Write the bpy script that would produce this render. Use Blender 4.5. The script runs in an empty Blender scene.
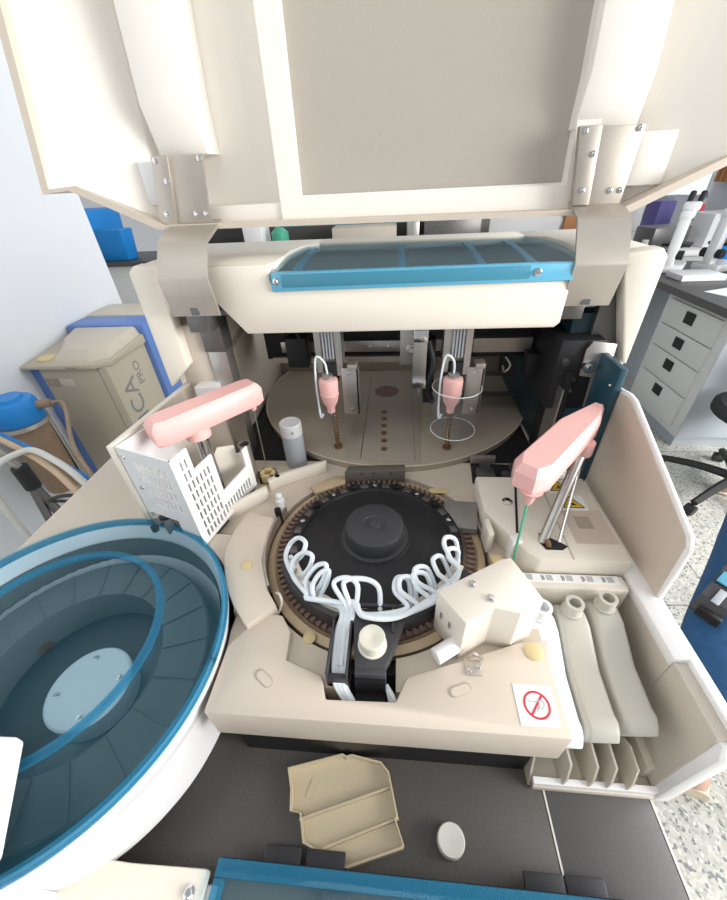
import bpy, bmesh, math, random
from mathutils import Vector, Matrix
random.seed(4)
PI = math.pi
S = bpy.context.scene
COL = S.collection

# ------------------------------------------------------------------ materials
def mat(name, col, rough=.5, metal=0., bump=0., bscale=200., var=0., vscale=6., spec=.5, trans=0., alpha=1., emis=None, ior=1.45, sss=0.):
    m = bpy.data.materials.new(name); m.use_nodes = True
    nt = m.node_tree; b = nt.nodes['Principled BSDF']
    b.inputs['Base Color'].default_value = (*col, 1); b.inputs['Roughness'].default_value = rough
    b.inputs['Metallic'].default_value = metal; b.inputs['Specular IOR Level'].default_value = spec
    b.inputs['Transmission Weight'].default_value = trans; b.inputs['Alpha'].default_value = alpha
    b.inputs['IOR'].default_value = ior
    if sss:
        b.inputs['Subsurface Weight'].default_value = sss; b.inputs['Subsurface Radius'].default_value = (.02, .02, .02)
    if emis:
        b.inputs['Emission Color'].default_value = (*col, 1); b.inputs['Emission Strength'].default_value = emis
    tc = nt.nodes.new('ShaderNodeTexCoord')
    if var:
        n = nt.nodes.new('ShaderNodeTexNoise'); n.inputs['Scale'].default_value = vscale; n.inputs['Detail'].default_value = 5
        nt.links.new(tc.outputs['Object'], n.inputs['Vector'])
        mx = nt.nodes.new('ShaderNodeMix'); mx.data_type = 'RGBA'
        mx.inputs[6].default_value = (*[max(0, c*(1-var)) for c in col], 1); mx.inputs[7].default_value = (*[min(1, c*(1+var)) for c in col], 1)
        nt.links.new(n.outputs['Fac'], mx.inputs[0]); nt.links.new(mx.outputs[2], b.inputs['Base Color'])
    if bump:
        n2 = nt.nodes.new('ShaderNodeTexNoise'); n2.inputs['Scale'].default_value = bscale; n2.inputs['Detail'].default_value = 3
        nt.links.new(tc.outputs['Object'], n2.inputs['Vector'])
        bp = nt.nodes.new('ShaderNodeBump'); bp.inputs['Strength'].default_value = bump; bp.inputs['Distance'].default_value = .002
        nt.links.new(n2.outputs['Fac'], bp.inputs['Height']); nt.links.new(bp.outputs['Normal'], b.inputs['Normal'])
    return m

def tinted(name, col, fac=.5, rough=.08, edge=None):
    """see-through tinted plastic: transparent filter mixed with a glossy tinted coat"""
    m = bpy.data.materials.new(name); m.use_nodes = True; nt = m.node_tree
    for n in list(nt.nodes):
        if n.type != 'OUTPUT_MATERIAL': nt.nodes.remove(n)
    out = [n for n in nt.nodes if n.type == 'OUTPUT_MATERIAL'][0]
    tr = nt.nodes.new('ShaderNodeBsdfTransparent'); tr.inputs['Color'].default_value = (*col, 1)
    pr = nt.nodes.new('ShaderNodeBsdfPrincipled'); pr.inputs['Base Color'].default_value = (*(edge or col), 1); pr.inputs['Roughness'].default_value = rough
    mx = nt.nodes.new('ShaderNodeMixShader'); mx.inputs[0].default_value = fac
    nt.links.new(tr.outputs[0], mx.inputs[1]); nt.links.new(pr.outputs[0], mx.inputs[2]); nt.links.new(mx.outputs[0], out.inputs['Surface'])
    return m

M = {}
M['cream'] = mat('cream_plastic', (.74, .685, .595), .42, bump=.05, bscale=500, var=.03)
M['white'] = mat('white_plastic', (.80, .79, .78), .4, bump=.03, bscale=400, var=.02)
M['beige'] = mat('beige_plastic', (.60, .545, .465), .5, bump=.08, bscale=500, var=.04)
M['beige2'] = mat('warm_beige_plastic', (.58, .505, .42), .45, bump=.05, bscale=500, var=.03)
M['lidpanel'] = mat('frosted_lid_panel', (.42, .385, .335), .38, bump=.12, bscale=300, var=.04, vscale=3)
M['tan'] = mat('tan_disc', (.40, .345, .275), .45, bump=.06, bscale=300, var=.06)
M['tan2'] = mat('grey_tan_plate', (.36, .315, .26), .4, bump=.06, bscale=300, var=.06)
M['amber'] = mat('amber_ring', (.50, .385, .25), .45, var=.15, vscale=40)
M['brown'] = mat('brown_teeth', (.17, .115, .09), .5, var=.2, vscale=50)
M['black'] = mat('black_plastic', (.014, .014, .016), .55, bump=.25, bscale=500)
M['blackgloss'] = mat('glossy_black', (.012, .012, .013), .38, spec=.3)
M['charcoal'] = mat('charcoal_plastic', (.04, .04, .045), .42, bump=.1, bscale=400)
M['steel'] = mat('brushed_steel', (.50, .48, .45), .36, .9, var=.12, vscale=30)
M['steelwarm'] = mat('satin_steel', (.50, .455, .40), .42, .75, var=.1, vscale=18)
M['chrome'] = mat('chrome', (.7, .7, .7), .15, 1.)
M['gunmetal'] = mat('dark_steel', (.16, .155, .15), .38, .7, var=.12, vscale=30)
M['brass'] = mat('bronze', (.22, .125, .06), .4, .3, var=.3, vscale=120)
M['pink'] = mat('pink_plastic', (.82, .47, .44), .38, var=.02, bump=.03, bscale=300)
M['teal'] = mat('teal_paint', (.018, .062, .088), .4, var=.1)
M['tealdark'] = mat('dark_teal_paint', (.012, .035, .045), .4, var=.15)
M['bluebar'] = mat('blue_plastic_bar', (.06, .25, .36), .25, var=.05)
M['bluelight'] = mat('light_blue_plastic', (.12, .42, .60), .25, var=.03)
M['blueclear'] = tinted('blue_clear', (.88, .935, .955), .055, .05, (.08, .32, .45))
M['bluerim'] = tinted('blue_clear_rim', (.52, .78, .90), .25, .06, (.06, .33, .52))
M['blueglass'] = tinted('blue_window', (.80, .88, .92), .14, .08, (.22, .36, .4))
M['clear'] = tinted('clear_plastic', (.96, .965, .97), .045, .08, (.8, .82, .84))
M['glass'] = tinted('window_glass', (.97, .98, .99), .06, .03, (.9, .95, 1))
M['tube'] = mat('milky_tubing', (.74, .79, .83), .3, sss=.2)
M['bottle'] = mat('milky_bottle', (.55, .535, .47), .42, var=.03, sss=.15)
M['bottlewhite'] = mat('white_bottle', (.82, .85, .88), .4, var=.03, sss=.15)
M['ptfe'] = mat('ivory_knob', (.68, .65, .55), .4)
M['yellowplug'] = mat('yellow_plug', (.62, .5, .27), .5)
M['green'] = mat('green_coating', (.08, .42, .27), .35)
M['tray'] = mat('olive_tray', (.60, .515, .36), .5, var=.03, bump=.05)
M['capwhite'] = mat('grey_white_cap', (.72, .70, .64), .5)
M['vial'] = mat('blue_grey_bottle', (.36, .385, .42), .5)
M['vialcap'] = mat('pale_cap', (.60, .60, .60), .5)
M['bench'] = mat('black_benchtop', (.078, .070, .063), .42, bump=.15, bscale=900, var=.25, vscale=300)
M['bench2'] = mat('grey_benchtop', (.095, .092, .092), .45, bump=.15, bscale=900, var=.2, vscale=300)
M['wallpaint'] = mat('grey_wall_paint', (.66, .68, .71), .7, bump=.03, var=.02)
M['smoke'] = mat('smoke_grey_plastic', (.115, .112, .105), .35, var=.1)
M['browngrey'] = mat('brown_grey_plate', (.12, .105, .092), .4, var=.1)
M['platedark'] = mat('dull_grey_plate', (.27, .26, .245), .4, .3, var=.08, vscale=20)
M['lidcream'] = mat('pale_cream_plastic', (.84, .80, .735), .42, bump=.04, bscale=500, var=.02)
M['drumshaded'] = mat('shaded_white_plastic', (.68, .67, .68), .42, bump=.03, bscale=400, var=.02)  # white plastic greyed, so the shade on the drum side sits in the colour
M['cab'] = mat('grey_white_laminate', (.70, .71, .69), .5, var=.02)
M['cabgrey'] = mat('blue_grey_laminate', (.42, .46, .50), .5, var=.02)
M['medica'] = mat('putty_plastic', (.47, .415, .32), .5, bump=.05, var=.03)
M['medica2'] = mat('pale_putty_plastic', (.58, .525, .43), .5, bump=.05, var=.03)
M['medblue'] = mat('violet_blue_plastic', (.12, .22, .52), .45)
M['blue'] = mat('bright_blue', (.01, .22, .60), .4, bump=.1, bscale=60)
M['filter'] = mat('brown_filter', (.28, .19, .12), .4, var=.25, vscale=30)
M['rubber'] = mat('black_rubber', (.02, .02, .02), .6)
M['hosebeige'] = mat('beige_hose', (.52, .38, .25), .5)
M['hosewhite'] = mat('white_hose', (.6, .6, .56), .5)
M['paper'] = mat('white_paper', (.85, .85, .84), .7)
M['red'] = mat('red_print', (.62, .03, .05), .5)
M['print'] = mat('grey_print', (.22, .22, .23), .6)
M['printlight'] = mat('faint_print', (.45, .47, .47), .6)
M['yellow'] = mat('warning_yellow', (.75, .52, .03), .5)
M['denim'] = mat('blue_denim', (.035, .12, .28), .85, bump=.5, bscale=500, var=.3, vscale=60)
M['skin'] = mat('skin', (.55, .32, .23), .5, var=.05)
M['hair'] = mat('dark_hair', (.03, .02, .015), .5)
M['coat'] = mat('white_lab_coat', (.75, .76, .78), .8, bump=.2, bscale=100)
M['shoe'] = mat('tan_leather', (.52, .34, .25), .5, var=.08, vscale=30)
M['sole'] = mat('pale_sole', (.72, .62, .48), .6)
M['fabric'] = mat('dark_grey_fabric', (.035, .035, .038), .85, bump=.4, bscale=400, var=.2, vscale=200)
M['wood'] = mat('orange_wood', (.50, .23, .09), .5, var=.2, vscale=15)
M['purple'] = mat('purple_blue', (.09, .07, .25), .5)
M['mic'] = mat('microscope_white', (.74, .75, .76), .4)

def terrazzo():
    m = bpy.data.materials.new('terrazzo'); m.use_nodes = True; nt = m.node_tree; b = nt.nodes['Principled BSDF']; b.inputs['Roughness'].default_value = .35
    tc = nt.nodes.new('ShaderNodeTexCoord')
    def vor(scale, lo, hi):
        v = nt.nodes.new('ShaderNodeTexVoronoi'); v.inputs['Scale'].default_value = scale
        nz = nt.nodes.new('ShaderNodeTexNoise'); nz.inputs['Scale'].default_value = scale*.6
        mp = nt.nodes.new('ShaderNodeMix'); mp.data_type = 'RGBA'; mp.inputs[0].default_value = .012
        nt.links.new(tc.outputs['Object'], nz.inputs['Vector']); nt.links.new(tc.outputs['Object'], mp.inputs[6]); nt.links.new(nz.outputs['Color'], mp.inputs[7])
        nt.links.new(mp.outputs[2], v.inputs['Vector'])
        r = nt.nodes.new('ShaderNodeValToRGB'); sp = nt.nodes.new('ShaderNodeSeparateColor')
        nt.links.new(v.outputs['Color'], sp.inputs[0]); nt.links.new(sp.outputs[0], r.inputs[0])
        return r
    r = vor(130, 0, 1)
    e = r.color_ramp.elements; e[0].position = 0; e[0].color = (.22, .23, .23, 1); e[1].position = .13; e[1].color = (.50, .50, .45, 1)
    for p, c in ((.5, (.58, .57, .52, 1)), (.72, (.42, .42, .39, 1)), (.9, (.66, .65, .60, 1))):
        k = e.new(p); k.color = c
    r.color_ramp.interpolation = 'CONSTANT'
    br = nt.nodes.new('ShaderNodeTexBrick'); br.offset = 0; br.inputs['Scale'].default_value = 1
    br.inputs['Brick Width'].default_value = 1.088; br.inputs['Row Height'].default_value = 1.088; br.inputs['Mortar Size'].default_value = .003
    br.inputs['Color1'].default_value = br.inputs['Color2'].default_value = (1, 1, 1, 1); br.inputs['Mortar'].default_value = (.45, .45, .43, 1)
    mpn = nt.nodes.new('ShaderNodeMapping'); mpn.inputs['Location'].default_value = (.5, -.254, 0)
    nt.links.new(tc.outputs['Object'], mpn.inputs[0]); nt.links.new(mpn.outputs[0], br.inputs['Vector'])
    mul = nt.nodes.new('ShaderNodeMix'); mul.data_type = 'RGBA'; mul.blend_type = 'MULTIPLY'; mul.inputs[0].default_value = 1
    nt.links.new(r.outputs[0], mul.inputs[6]); nt.links.new(br.outputs['Color'], mul.inputs[7]); nt.links.new(mul.outputs[2], b.inputs['Base Color'])
    return m
M['terrazzo'] = terrazzo()

# ------------------------------------------------------------------ mesh builder
class MB:
    def __init__(s): s.bm = bmesh.new()
    def _bev(s, faces, b, seg=2):
        if b:
            ed = {e for f in faces for e in f.edges if e.is_manifold and e.calc_face_angle(0) > .35}
            bmesh.ops.bevel(s.bm, geom=list(ed), offset=b, segments=seg, affect='EDGES', profile=.5, clamp_overlap=True)
    def loft(s, rings, bev=0, cap=True, closed=True):
        vs = [[s.bm.verts.new(p) for p in r] for r in rings]; fs = []
        for a, b in zip(vs, vs[1:]):
            n = len(a)
            for i in range(n if closed else n-1):
                j = (i+1) % n
                try: fs.append(s.bm.faces.new((a[i], a[j], b[j], b[i])))
                except ValueError: pass
        if cap:
            fs.append(s.bm.faces.new(vs[0][::-1])); fs.append(s.bm.faces.new(vs[-1]))
        bmesh.ops.recalc_face_normals(s.bm, faces=fs)
        s._bev(fs, bev); return s
    def prism(s, poly, z0, z1, bev=0, axis='z'):
        f = {'z': lambda p, h: (p[0], p[1], h), 'y': lambda p, h: (p[0], h, p[1]), 'x': lambda p, h: (h, p[0], p[1])}[axis]
        return s.loft([[f(p, z0) for p in poly], [f(p, z1) for p in poly]], bev)
    def box(s, x0, x1, y0, y1, z0, z1, bev=0):
        return s.prism([(x0, y0), (x1, y0), (x1, y1), (x0, y1)], z0, z1, bev)
    def obox(s, c, size, rz=0, bev=0, rx=0, ry=0):
        R = Matrix.Rotation(rz, 3, 'Z') @ Matrix.Rotation(ry, 3, 'Y') @ Matrix.Rotation(rx, 3, 'X'); a, b, d = [k/2 for k in size]; c = Vector(c)
        ring = lambda z: [tuple(c + R @ Vector((x, y, z))) for x, y in ((-a, -b), (a, -b), (a, b), (-a, b))]
        return s.loft([ring(-d), ring(d)], bev)
    def wall(s, A, B, poly, th, bev=0):
        """upright panel from A towards B, outline in (along, height)"""
        A = Vector((*A, 0)); B = Vector((*B, 0)); u = (B-A).normalized(); n = Vector((-u.y, u.x, 0))
        g = lambda o: [tuple(A + u*p[0] + n*o + Vector((0, 0, p[1]))) for p in poly]
        return s.loft([g(0), g(th)], bev)
    def lathe(s, prof, c, seg=48, cap=True, a0=0, a1=2*PI):
        full = abs(a1-a0-2*PI) < 1e-6
        k = seg if full else seg+1
        rings = [[(c[0]+r*math.cos(a0+(a1-a0)*i/seg), c[1]+r*math.sin(a0+(a1-a0)*i/seg), z) for i in range(k)] for r, z in prof]
        return s.loft(rings, cap=cap and full, closed=full)
    def arc(s, c, r0, r1, z0, z1, a0, a1, seg=32, bev=0):
        P = [(c[0]+r1*math.cos(a0+(a1-a0)*i/seg), c[1]+r1*math.sin(a0+(a1-a0)*i/seg)) for i in range(seg+1)]
        P += [(c[0]+r0*math.cos(a1+(a0-a1)*i/seg), c[1]+r0*math.sin(a1+(a0-a1)*i/seg)) for i in range(seg+1)]
        # quads instead of one large n-gon
        n = seg+1
        for i in range(seg):
            q = [P[i], P[i+1], P[2*n-2-i], P[2*n-1-i]]
            b = [s.bm.verts.new((*p, z0)) for p in q]; t = [s.bm.verts.new((*p, z1)) for p in q]
            fs = [s.bm.faces.new(t), s.bm.faces.new(b[::-1])]
            for j in (0, 2): fs.append(s.bm.faces.new((b[j], b[(j+1) % 4], t[(j+1) % 4], t[j])))
            if i == 0: fs.append(s.bm.faces.new((b[3], b[0], t[0], t[3])))
            if i == seg-1: fs.append(s.bm.faces.new((b[1], b[2], t[2], t[1])))
        bmesh.ops.remove_doubles(s.bm, verts=list(s.bm.verts), dist=1e-6)
        bmesh.ops.recalc_face_normals(s.bm, faces=list(s.bm.faces)); return s
    def cyl(s, p0, p1, r0, r1=None, seg=20, bev=0):
        p0, p1 = Vector(p0), Vector(p1); r1 = r0 if r1 is None else r1; d = (p1-p0).normalized()
        a = d.orthogonal().normalized(); b = d.cross(a)
        ring = lambda p, r: [tuple(p + a*r*math.cos(2*PI*i/seg) + b*r*math.sin(2*PI*i/seg)) for i in range(seg)]
        return s.loft([ring(p0, r0), ring(p1, r1)], bev)
    def tube(s, pts, r, seg=8, smooth=6, cap=True):
        P = [Vector(p) for p in pts]
        if smooth and len(P) > 2:
            Q = []
            for i in range(len(P)-1):
                a, b, c, d = P[max(i-1, 0)], P[i], P[i+1], P[min(i+2, len(P)-1)]
                for k in range(smooth):
                    t = k/smooth
                    Q.append(.5*((2*b)+(c-a)*t+(2*a-5*b+4*c-d)*t*t+(3*b-a-3*c+d)*t**3))
            Q.append(P[-1]); P = Q
        rings = []; nrm = None
        for i, p in enumerate(P):
            t = (P[min(i+1, len(P)-1)]-P[max(i-1, 0)]).normalized()
            nrm = t.orthogonal().normalized() if nrm is None else (nrm - t*nrm.dot(t)).normalized()
            b = t.cross(nrm); rr = r(i/(len(P)-1)) if callable(r) else r
            rings.append([tuple(p+nrm*rr*math.cos(2*PI*k/seg)+b*rr*math.sin(2*PI*k/seg)) for k in range(seg)])
        return s.loft(rings, cap=cap)
    def ball(s, c, r, sc=(1, 1, 1), u=16, v=10):
        bmesh.ops.create_uvsphere(s.bm, u_segments=u, v_segments=v, radius=1, matrix=Matrix.Translation(c) @ Matrix.Diagonal((r*sc[0], r*sc[1], r*sc[2], 1))); return s
    def grid(s, A, B, us, zs, keep, th):
        """upright panel built from cells; keep(u,z) tells which cells are solid"""
        A = Vector((*A, 0)); B = Vector((*B, 0)); u = (B-A).normalized(); n = Vector((-u.y, u.x, 0))
        us = sorted(set(round(x, 5) for x in us)); zs = sorted(set(round(x, 5) for x in zs)); V = {}
        def v(i, j, o):
            k = (i, j, o)
            if k not in V: V[k] = s.bm.verts.new(A+u*us[i]+n*(th*o)+Vector((0, 0, zs[j])))
            return V[k]
        C = {(i, j) for i in range(len(us)-1) for j in range(len(zs)-1) if keep((us[i]+us[i+1])/2, (zs[j]+zs[j+1])/2)}
        for i, j in C:
            s.bm.faces.new((v(i, j, 0), v(i+1, j, 0), v(i+1, j+1, 0), v(i, j+1, 0)))
            s.bm.faces.new((v(i, j+1, 1), v(i+1, j+1, 1), v(i+1, j, 1), v(i, j, 1)))
            for (di, dj), (p, q) in (((-1, 0), ((0, 0), (0, 1))), ((1, 0), ((1, 1), (1, 0))), ((0, -1), ((1, 0), (0, 0))), ((0, 1), ((0, 1), (1, 1)))):
                if (i+di, j+dj) not in C:
                    a, b = (i+p[0], j+p[1]), (i+q[0], j+q[1])
                    s.bm.faces.new((v(*a, 0), v(*b, 0), v(*b, 1), v(*a, 1)))
        bmesh.ops.recalc_face_normals(s.bm, faces=list(s.bm.faces)); return s

ORG = {}
def thing(name, label, cat, loc, group=None):
    o = bpy.data.objects.new(name, None); COL.objects.link(o); o.location = loc; o.empty_display_size = .05
    ORG[o.name] = Vector(loc); o['label'] = label; o['category'] = cat
    if group: o['group'] = group
    return o
def part(name, mb, m, parent=None, label=None, smooth=32):
    bm = mb.bm; org = ORG[parent.name] if parent else None
    if org is None:
        if bm.verts:
            xs = [v.co for v in bm.verts]
            org = Vector(((min(v.x for v in xs)+max(v.x for v in xs))/2, (min(v.y for v in xs)+max(v.y for v in xs))/2, min(v.z for v in xs)))
    bmesh.ops.translate(bm, verts=bm.verts, vec=-org)
    me = bpy.data.meshes.new(name); bm.to_mesh(me); bm.free()
    for p in me.polygons: p.use_smooth = True
    me.set_sharp_from_angle(angle=math.radians(smooth))
    me.materials.append(M[m]); o = bpy.data.objects.new(name, me); COL.objects.link(o)
    ORG[o.name] = org
    if parent: o.parent = parent
    else: o.location = org
    if label: o['label'] = label
    return o
def tag(o, label, cat, group=None):
    o['label'] = label; o['category'] = cat
    if group: o['group'] = group
    return o
def struct(name, mb, m):
    o = part(name, mb, m); o['kind'] = 'structure'; return o
def text_mb(txt, mtx, size=1., ext=.0008):
    cu = bpy.data.curves.new('t', 'FONT'); cu.body = txt; cu.size = size; cu.extrude = ext; cu.align_x = 'LEFT'
    o = bpy.data.objects.new('t', cu); COL.objects.link(o); bpy.context.view_layer.update()
    me = bpy.data.meshes.new_from_object(o.evaluated_get(bpy.context.evaluated_depsgraph_get()))
    b = MB(); b.bm.from_mesh(me); bmesh.ops.transform(b.bm, matrix=mtx, verts=b.bm.verts)
    bpy.data.objects.remove(o); bpy.data.curves.remove(cu); bpy.data.meshes.remove(me); return b
def screw(parent, p, n, r=.004, m='chrome', name='screw'):
    n = Vector(n).normalized(); p = Vector(p); b = MB()
    b.cyl(p-n*.001, p+n*r*.35, r, r, 14, bev=r*.12); b.cyl(p+n*r*.34, p+n*r*.75, r*.55, r*.5, 6)
    return part(name, b, m, parent)

# ================================================================== camera
cam = bpy.data.cameras.new('camera'); co = bpy.data.objects.new('camera', cam); COL.objects.link(co); S.camera = co
p, y, r = map(math.radians, (36., 6.2, -3.1))
F = Vector((-math.sin(y)*math.cos(p), math.cos(y)*math.cos(p), -math.sin(p))); R = Vector((math.cos(y), math.sin(y), 0)); U = R.cross(F)
R2 = R*math.cos(r)+U*math.sin(r); U2 = -R*math.sin(r)+U*math.cos(r)
mw = Matrix((R2, U2, -F)).transposed().to_4x4(); mw.translation = (0, 0, 1.5); co.matrix_world = mw
cam.sensor_fit = 'VERTICAL'; cam.sensor_height = 24; cam.lens = 376/900*24; cam.clip_start = .01

# ================================================================== room
DK = .985
struct('floor', MB().box(-4.5, 6, -2.2, 8, -.05, 0), 'terrazzo')
struct('wall_left', MB().box(-1.62, -1.475, -2.2, 1.99, 0, 3.0), 'wallpaint')
struct('wall_back', MB().box(-4.5, 2.4, 8, 8.15, 0, 3.0).box(5.2, 6, 8, 8.15, 0, 3.0).box(2.4, 5.2, 8, 8.15, 0, .95).box(2.4, 5.2, 8, 8.15, 2.55, 3.0), 'wallpaint')
wo = struct('window_4', MB().box(2.4, 2.46, 8.02, 8.1, .95, 2.55).box(3.75, 3.81, 8.02, 8.1, .95, 2.55).box(5.14, 5.2, 8.02, 8.1, .95, 2.55).box(2.4, 5.2, 8.02, 8.1, .95, 1.01), 'white')
part('pane', MB().box(2.43, 5.17, 8.05, 8.056, .98, 2.52), 'glass', wo)
wk = None
wr = MB(); X0 = 3.3
wr.box(X0, X0+.15, -2.2, 8, 0, .95); wr.box(X0, X0+.15, -2.2, 8, 2.55, 3.0)
for a, b in ((-2.2, -1.4), (1.6, 2.2), (4.6, 5.1), (7.4, 8)): wr.box(X0, X0+.15, a, b, .95, 2.55)
struct('wall_right', wr, 'wallpaint')
for i, (a, b) in enumerate(((-1.4, 1.6), (2.2, 4.6), (5.1, 7.4))):
    w = MB()
    for q in (a, (a+b)/2-.03, b-.06): w.box(X0+.02, X0+.10, q, q+.06, .95, 2.55)
    w.box(X0+.02, X0+.10, a, b, .95, 1.01); w.box(X0+.02, X0+.10, a, b, 2.49, 2.55)
    wo = struct('window_%d' % (i+1), w, 'white')
    part('pane', MB().box(X0+.05, X0+.056, a+.03, b-.03, .98, 2.52), 'glass', wo)

# ================================================================== bench under the analyzer
tb = thing('laboratory_bench', 'black-topped laboratory bench carrying the open white analyzer', 'bench', (-.1, .5, 0))
part('benchtop', MB().box(-.62, .207, -.45, 1.25, .765, .80, .003), 'bench', tb)
part('benchtop', MB().box(.209, .347, -.45, 1.25, .765, .80, .003), 'bench2', tb, 'narrow grey-black end section of the benchtop')
part('seam_strip', MB().box(.2068, .2092, -.45, 1.25, .79, .8002), 'capwhite', tb)
part('edge_band', MB().box(.347, .350, -.45, 1.25, .765, .80), 'capwhite', tb)
for xx in (-.58, .30):
    for yy in (-.40, 1.18): part('leg', MB().box(xx, xx+.04, yy, yy+.04, 0, .765, .004), 'cabgrey', tb)
part('apron', MB().box(-.56, .32, 1.19, 1.21, .64, .765), 'cabgrey', tb)

# ================================================================== analyzer
A = thing('chemistry_analyzer', 'large open cream clinical chemistry analyzer with raised lid and black reagent carousel', 'analyzer', (-.03, .6, .80))
# --- base body (under the deck): kick plate in black, lip in cream
part('base', MB().prism([(-.222, .182), (.185, .182), (.187, .36), (.36, .36), (.36, 1.12), (-.44, 1.12), (-.44, .46), (-.30, .42), (-.222, .30)], .80, .935), 'blackgloss', A, 'black recessed plinth')
# deck skin with wells for the carousel and the tube pit
RC = (-.035, .425)
def ringpts(c, r, n=64, a0=0, a1=2*PI): return [(c[0]+r*math.cos(a0+(a1-a0)*i/n), c[1]+r*math.sin(a0+(a1-a0)*i/n)) for i in range(n+1)]
deck = MB()
# front half wraps the well, left/right/back pieces stay outside r = .19
fr = [(-.2285, .200), (-.060, .200), (-.060, .2379)] + ringpts(RC, .189, 26, math.radians(262.5), math.radians(180))[1:] + [(-.2325, .4249), (-.2325, .265), (-.2285, .235)]
deck.prism(fr, .93, DK)
fr = [(.002, .2397)] + [(.002, .200), (.1975, .200), (.1975, .425)] + ringpts(RC, .189, 26, 0, math.radians(-78.5))[:-1]
deck.prism(fr, .93, DK)
bk = [(-.44, .425)] + ringpts(RC, .189, 30, PI, 0) + [(.1975, .425), (.1975, .365), (.345, .365), (.345, .60), (.31, .60), (.31, 1.12), (-.44, 1.12)]
deck.prism(bk, .93, DK)
part('deck', deck, 'beige2', A)
a0, a1 = math.atan2(.103, -.208), math.atan2(.0737, .22)
wing = MB().prism([(-.232, .43), (-.44, .43), (-.44, 1.1), (-.66, 1.1)] + [(-.452+.232*math.cos(a0+(a1-a0)*i/40), .211+.232*math.sin(a0+(a1-a0)*i/40)) for i in range(41)], .90, .998)
part('side_deck', wing, 'beige2', A)
# front fascia lip plates (raised)
fl = MB().prism([(-.2235, .159), (.194, .159), (.194, .238), (.200, .268), (.160, .262), (.075, .232), (.015, .212), (.002, .184), (-.082, .182), (-.090, .208), (-.140, .224), (-.142, .261), (-.160, .284), (-.188, .286), (-.2235, .237)], .9345, 1.0, .003)
part('front_plate', fl, 'beige2', A)
# slots in the front plates
for cx, cy, rz in ((-.162, .200, -.6), (.078, .201, .35)):
    b = MB(); c, s_ = math.cos(rz), math.sin(rz); L, w = .008, .006
    pts = [(L+w*math.cos(t), w*math.sin(t)) for t in [(-PI/2)+PI*i/10 for i in range(11)]] + [(-L+w*math.cos(t), w*math.sin(t)) for t in [PI/2+PI*i/10 for i in range(11)]]
    b.prism([(cx+q[0]*c-q[1]*s_, cy+q[0]*s_+q[1]*c) for q in pts], .9995, 1.0008); part('recessed_slot', b, 'tan', A)
    b = MB(); b.prism([(cx+.86*q[0]*c-.82*q[1]*s_+.0008, cy+.86*q[0]*s_+.82*q[1]*c-.0008) for q in pts], 1.0003, 1.0012); part('slot_plug', b, 'beige2', A)
for cx, cy, rr, zz in ((.177, .251, .0115, 1.0), (-.235, .358, .009, 1.0095), (-.118, .261, .009, DK)):
    part('round_plug', MB().lathe([(rr, zz), (rr, zz+.001), (rr*.85, zz+.0018)], (cx, cy), 24), 'yellowplug', A, 'small yellowed round plug')
# crescent cover left of carousel
cr = MB().prism([(-.270, .476), (-.281, .44), (-.283, .403), (-.279, .372), (-.267, .345), (-.251, .315), (-.231, .288), (-.203, .259), (-.168, .291), (-.19, .318), (-.203, .345), (-.214, .37), (-.219, .397), (-.222, .43), (-.220, .462)], DK, 1.0095, .003)
part('crescent_cover', cr, 'beige2', A)
# sticker on the front plate
st = part('warning_sticker', MB().box(.141, .184, .169, .2115, 1.0, 1.0006), 'paper', A, 'white sticker with red no-touching symbol')
b = MB(); sc = (.1635, .190)
b.arc(sc, .0125, .0148, 1.0006, 1.0010, 0, 2*PI, 40); part('red_ring', b, 'red', st)
part('red_bar', MB().obox((sc[0], sc[1], 1.0009), (.027, .0022, .0004), rz=math.radians(52)), 'red', st)
b = MB(); b.tube([(sc[0]-.009, sc[1]+.004, 1.0008), (sc[0]-.002, sc[1]+.003, 1.0008), (sc[0]+.006, sc[1]+.005, 1.0008), (sc[0]+.009, sc[1]+.001, 1.0008), (sc[0]+.005, sc[1]-.004, 1.0008), (sc[0]-.001, sc[1]-.002, 1.0008)], .0005, 6)
b.tube([(sc[0]-.001, sc[1]-.007, 1.0008), (sc[0]+.003, sc[1]-.001, 1.0008), (sc[0]+.002, sc[1]+.005, 1.0008)], .0005, 6); part('hand_drawing', b, 'printlight', st)

# --- carousel (black rotor)
part('well_floor', MB().lathe([(.19, .93), (.19, .94)], RC, 64), 'gunmetal', A)
part('pit', MB().box(-.060, .002, .178, .24, .925, .931), 'black', A)
cs = part('carousel_ring', MB().lathe([(.150, .962), (.181, .962), (.183, .98), (.172, .984), (.165, .976), (.150, .976)], RC, 96, cap=False), 'amber', A, 'amber plastic rim around the carousel')
tooth = MB().lathe([(.143, .955), (.164, .955), (.164, .986), (.143, .990)], RC, 120, cap=False)
for i in range(96):
    a = 2*PI*i/96; tooth.obox((RC[0]+.160*math.cos(a), RC[1]+.160*math.sin(a), .989), (.013, .0045, .007), rz=a)
part('toothed_ring', tooth, 'brown', cs, 'brown toothed ring')
rt = part('carousel', MB().lathe([(.020, .96), (.143, .965), (.147, .995), (.146, 1.001), (.127, 1.002), (.125, .9985), (.110, .998), (.095, 1.0035), (.06, 1.009), (.0575, 1.012), (.050, 1.012)], RC, 96), 'black', A)
part('knob', MB().lathe([(.0560, 1.0095), (.0560, 1.013), (.0505, 1.0145), (.0495, 1.018), (.0485, 1.036), (.0465, 1.0395), (.044, 1.0405), (.019, 1.0405), (.018, 1.0395), (.010, 1.0395), (.009, 1.042), (.004, 1.043)], RC, 64), 'charcoal', rt)
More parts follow.
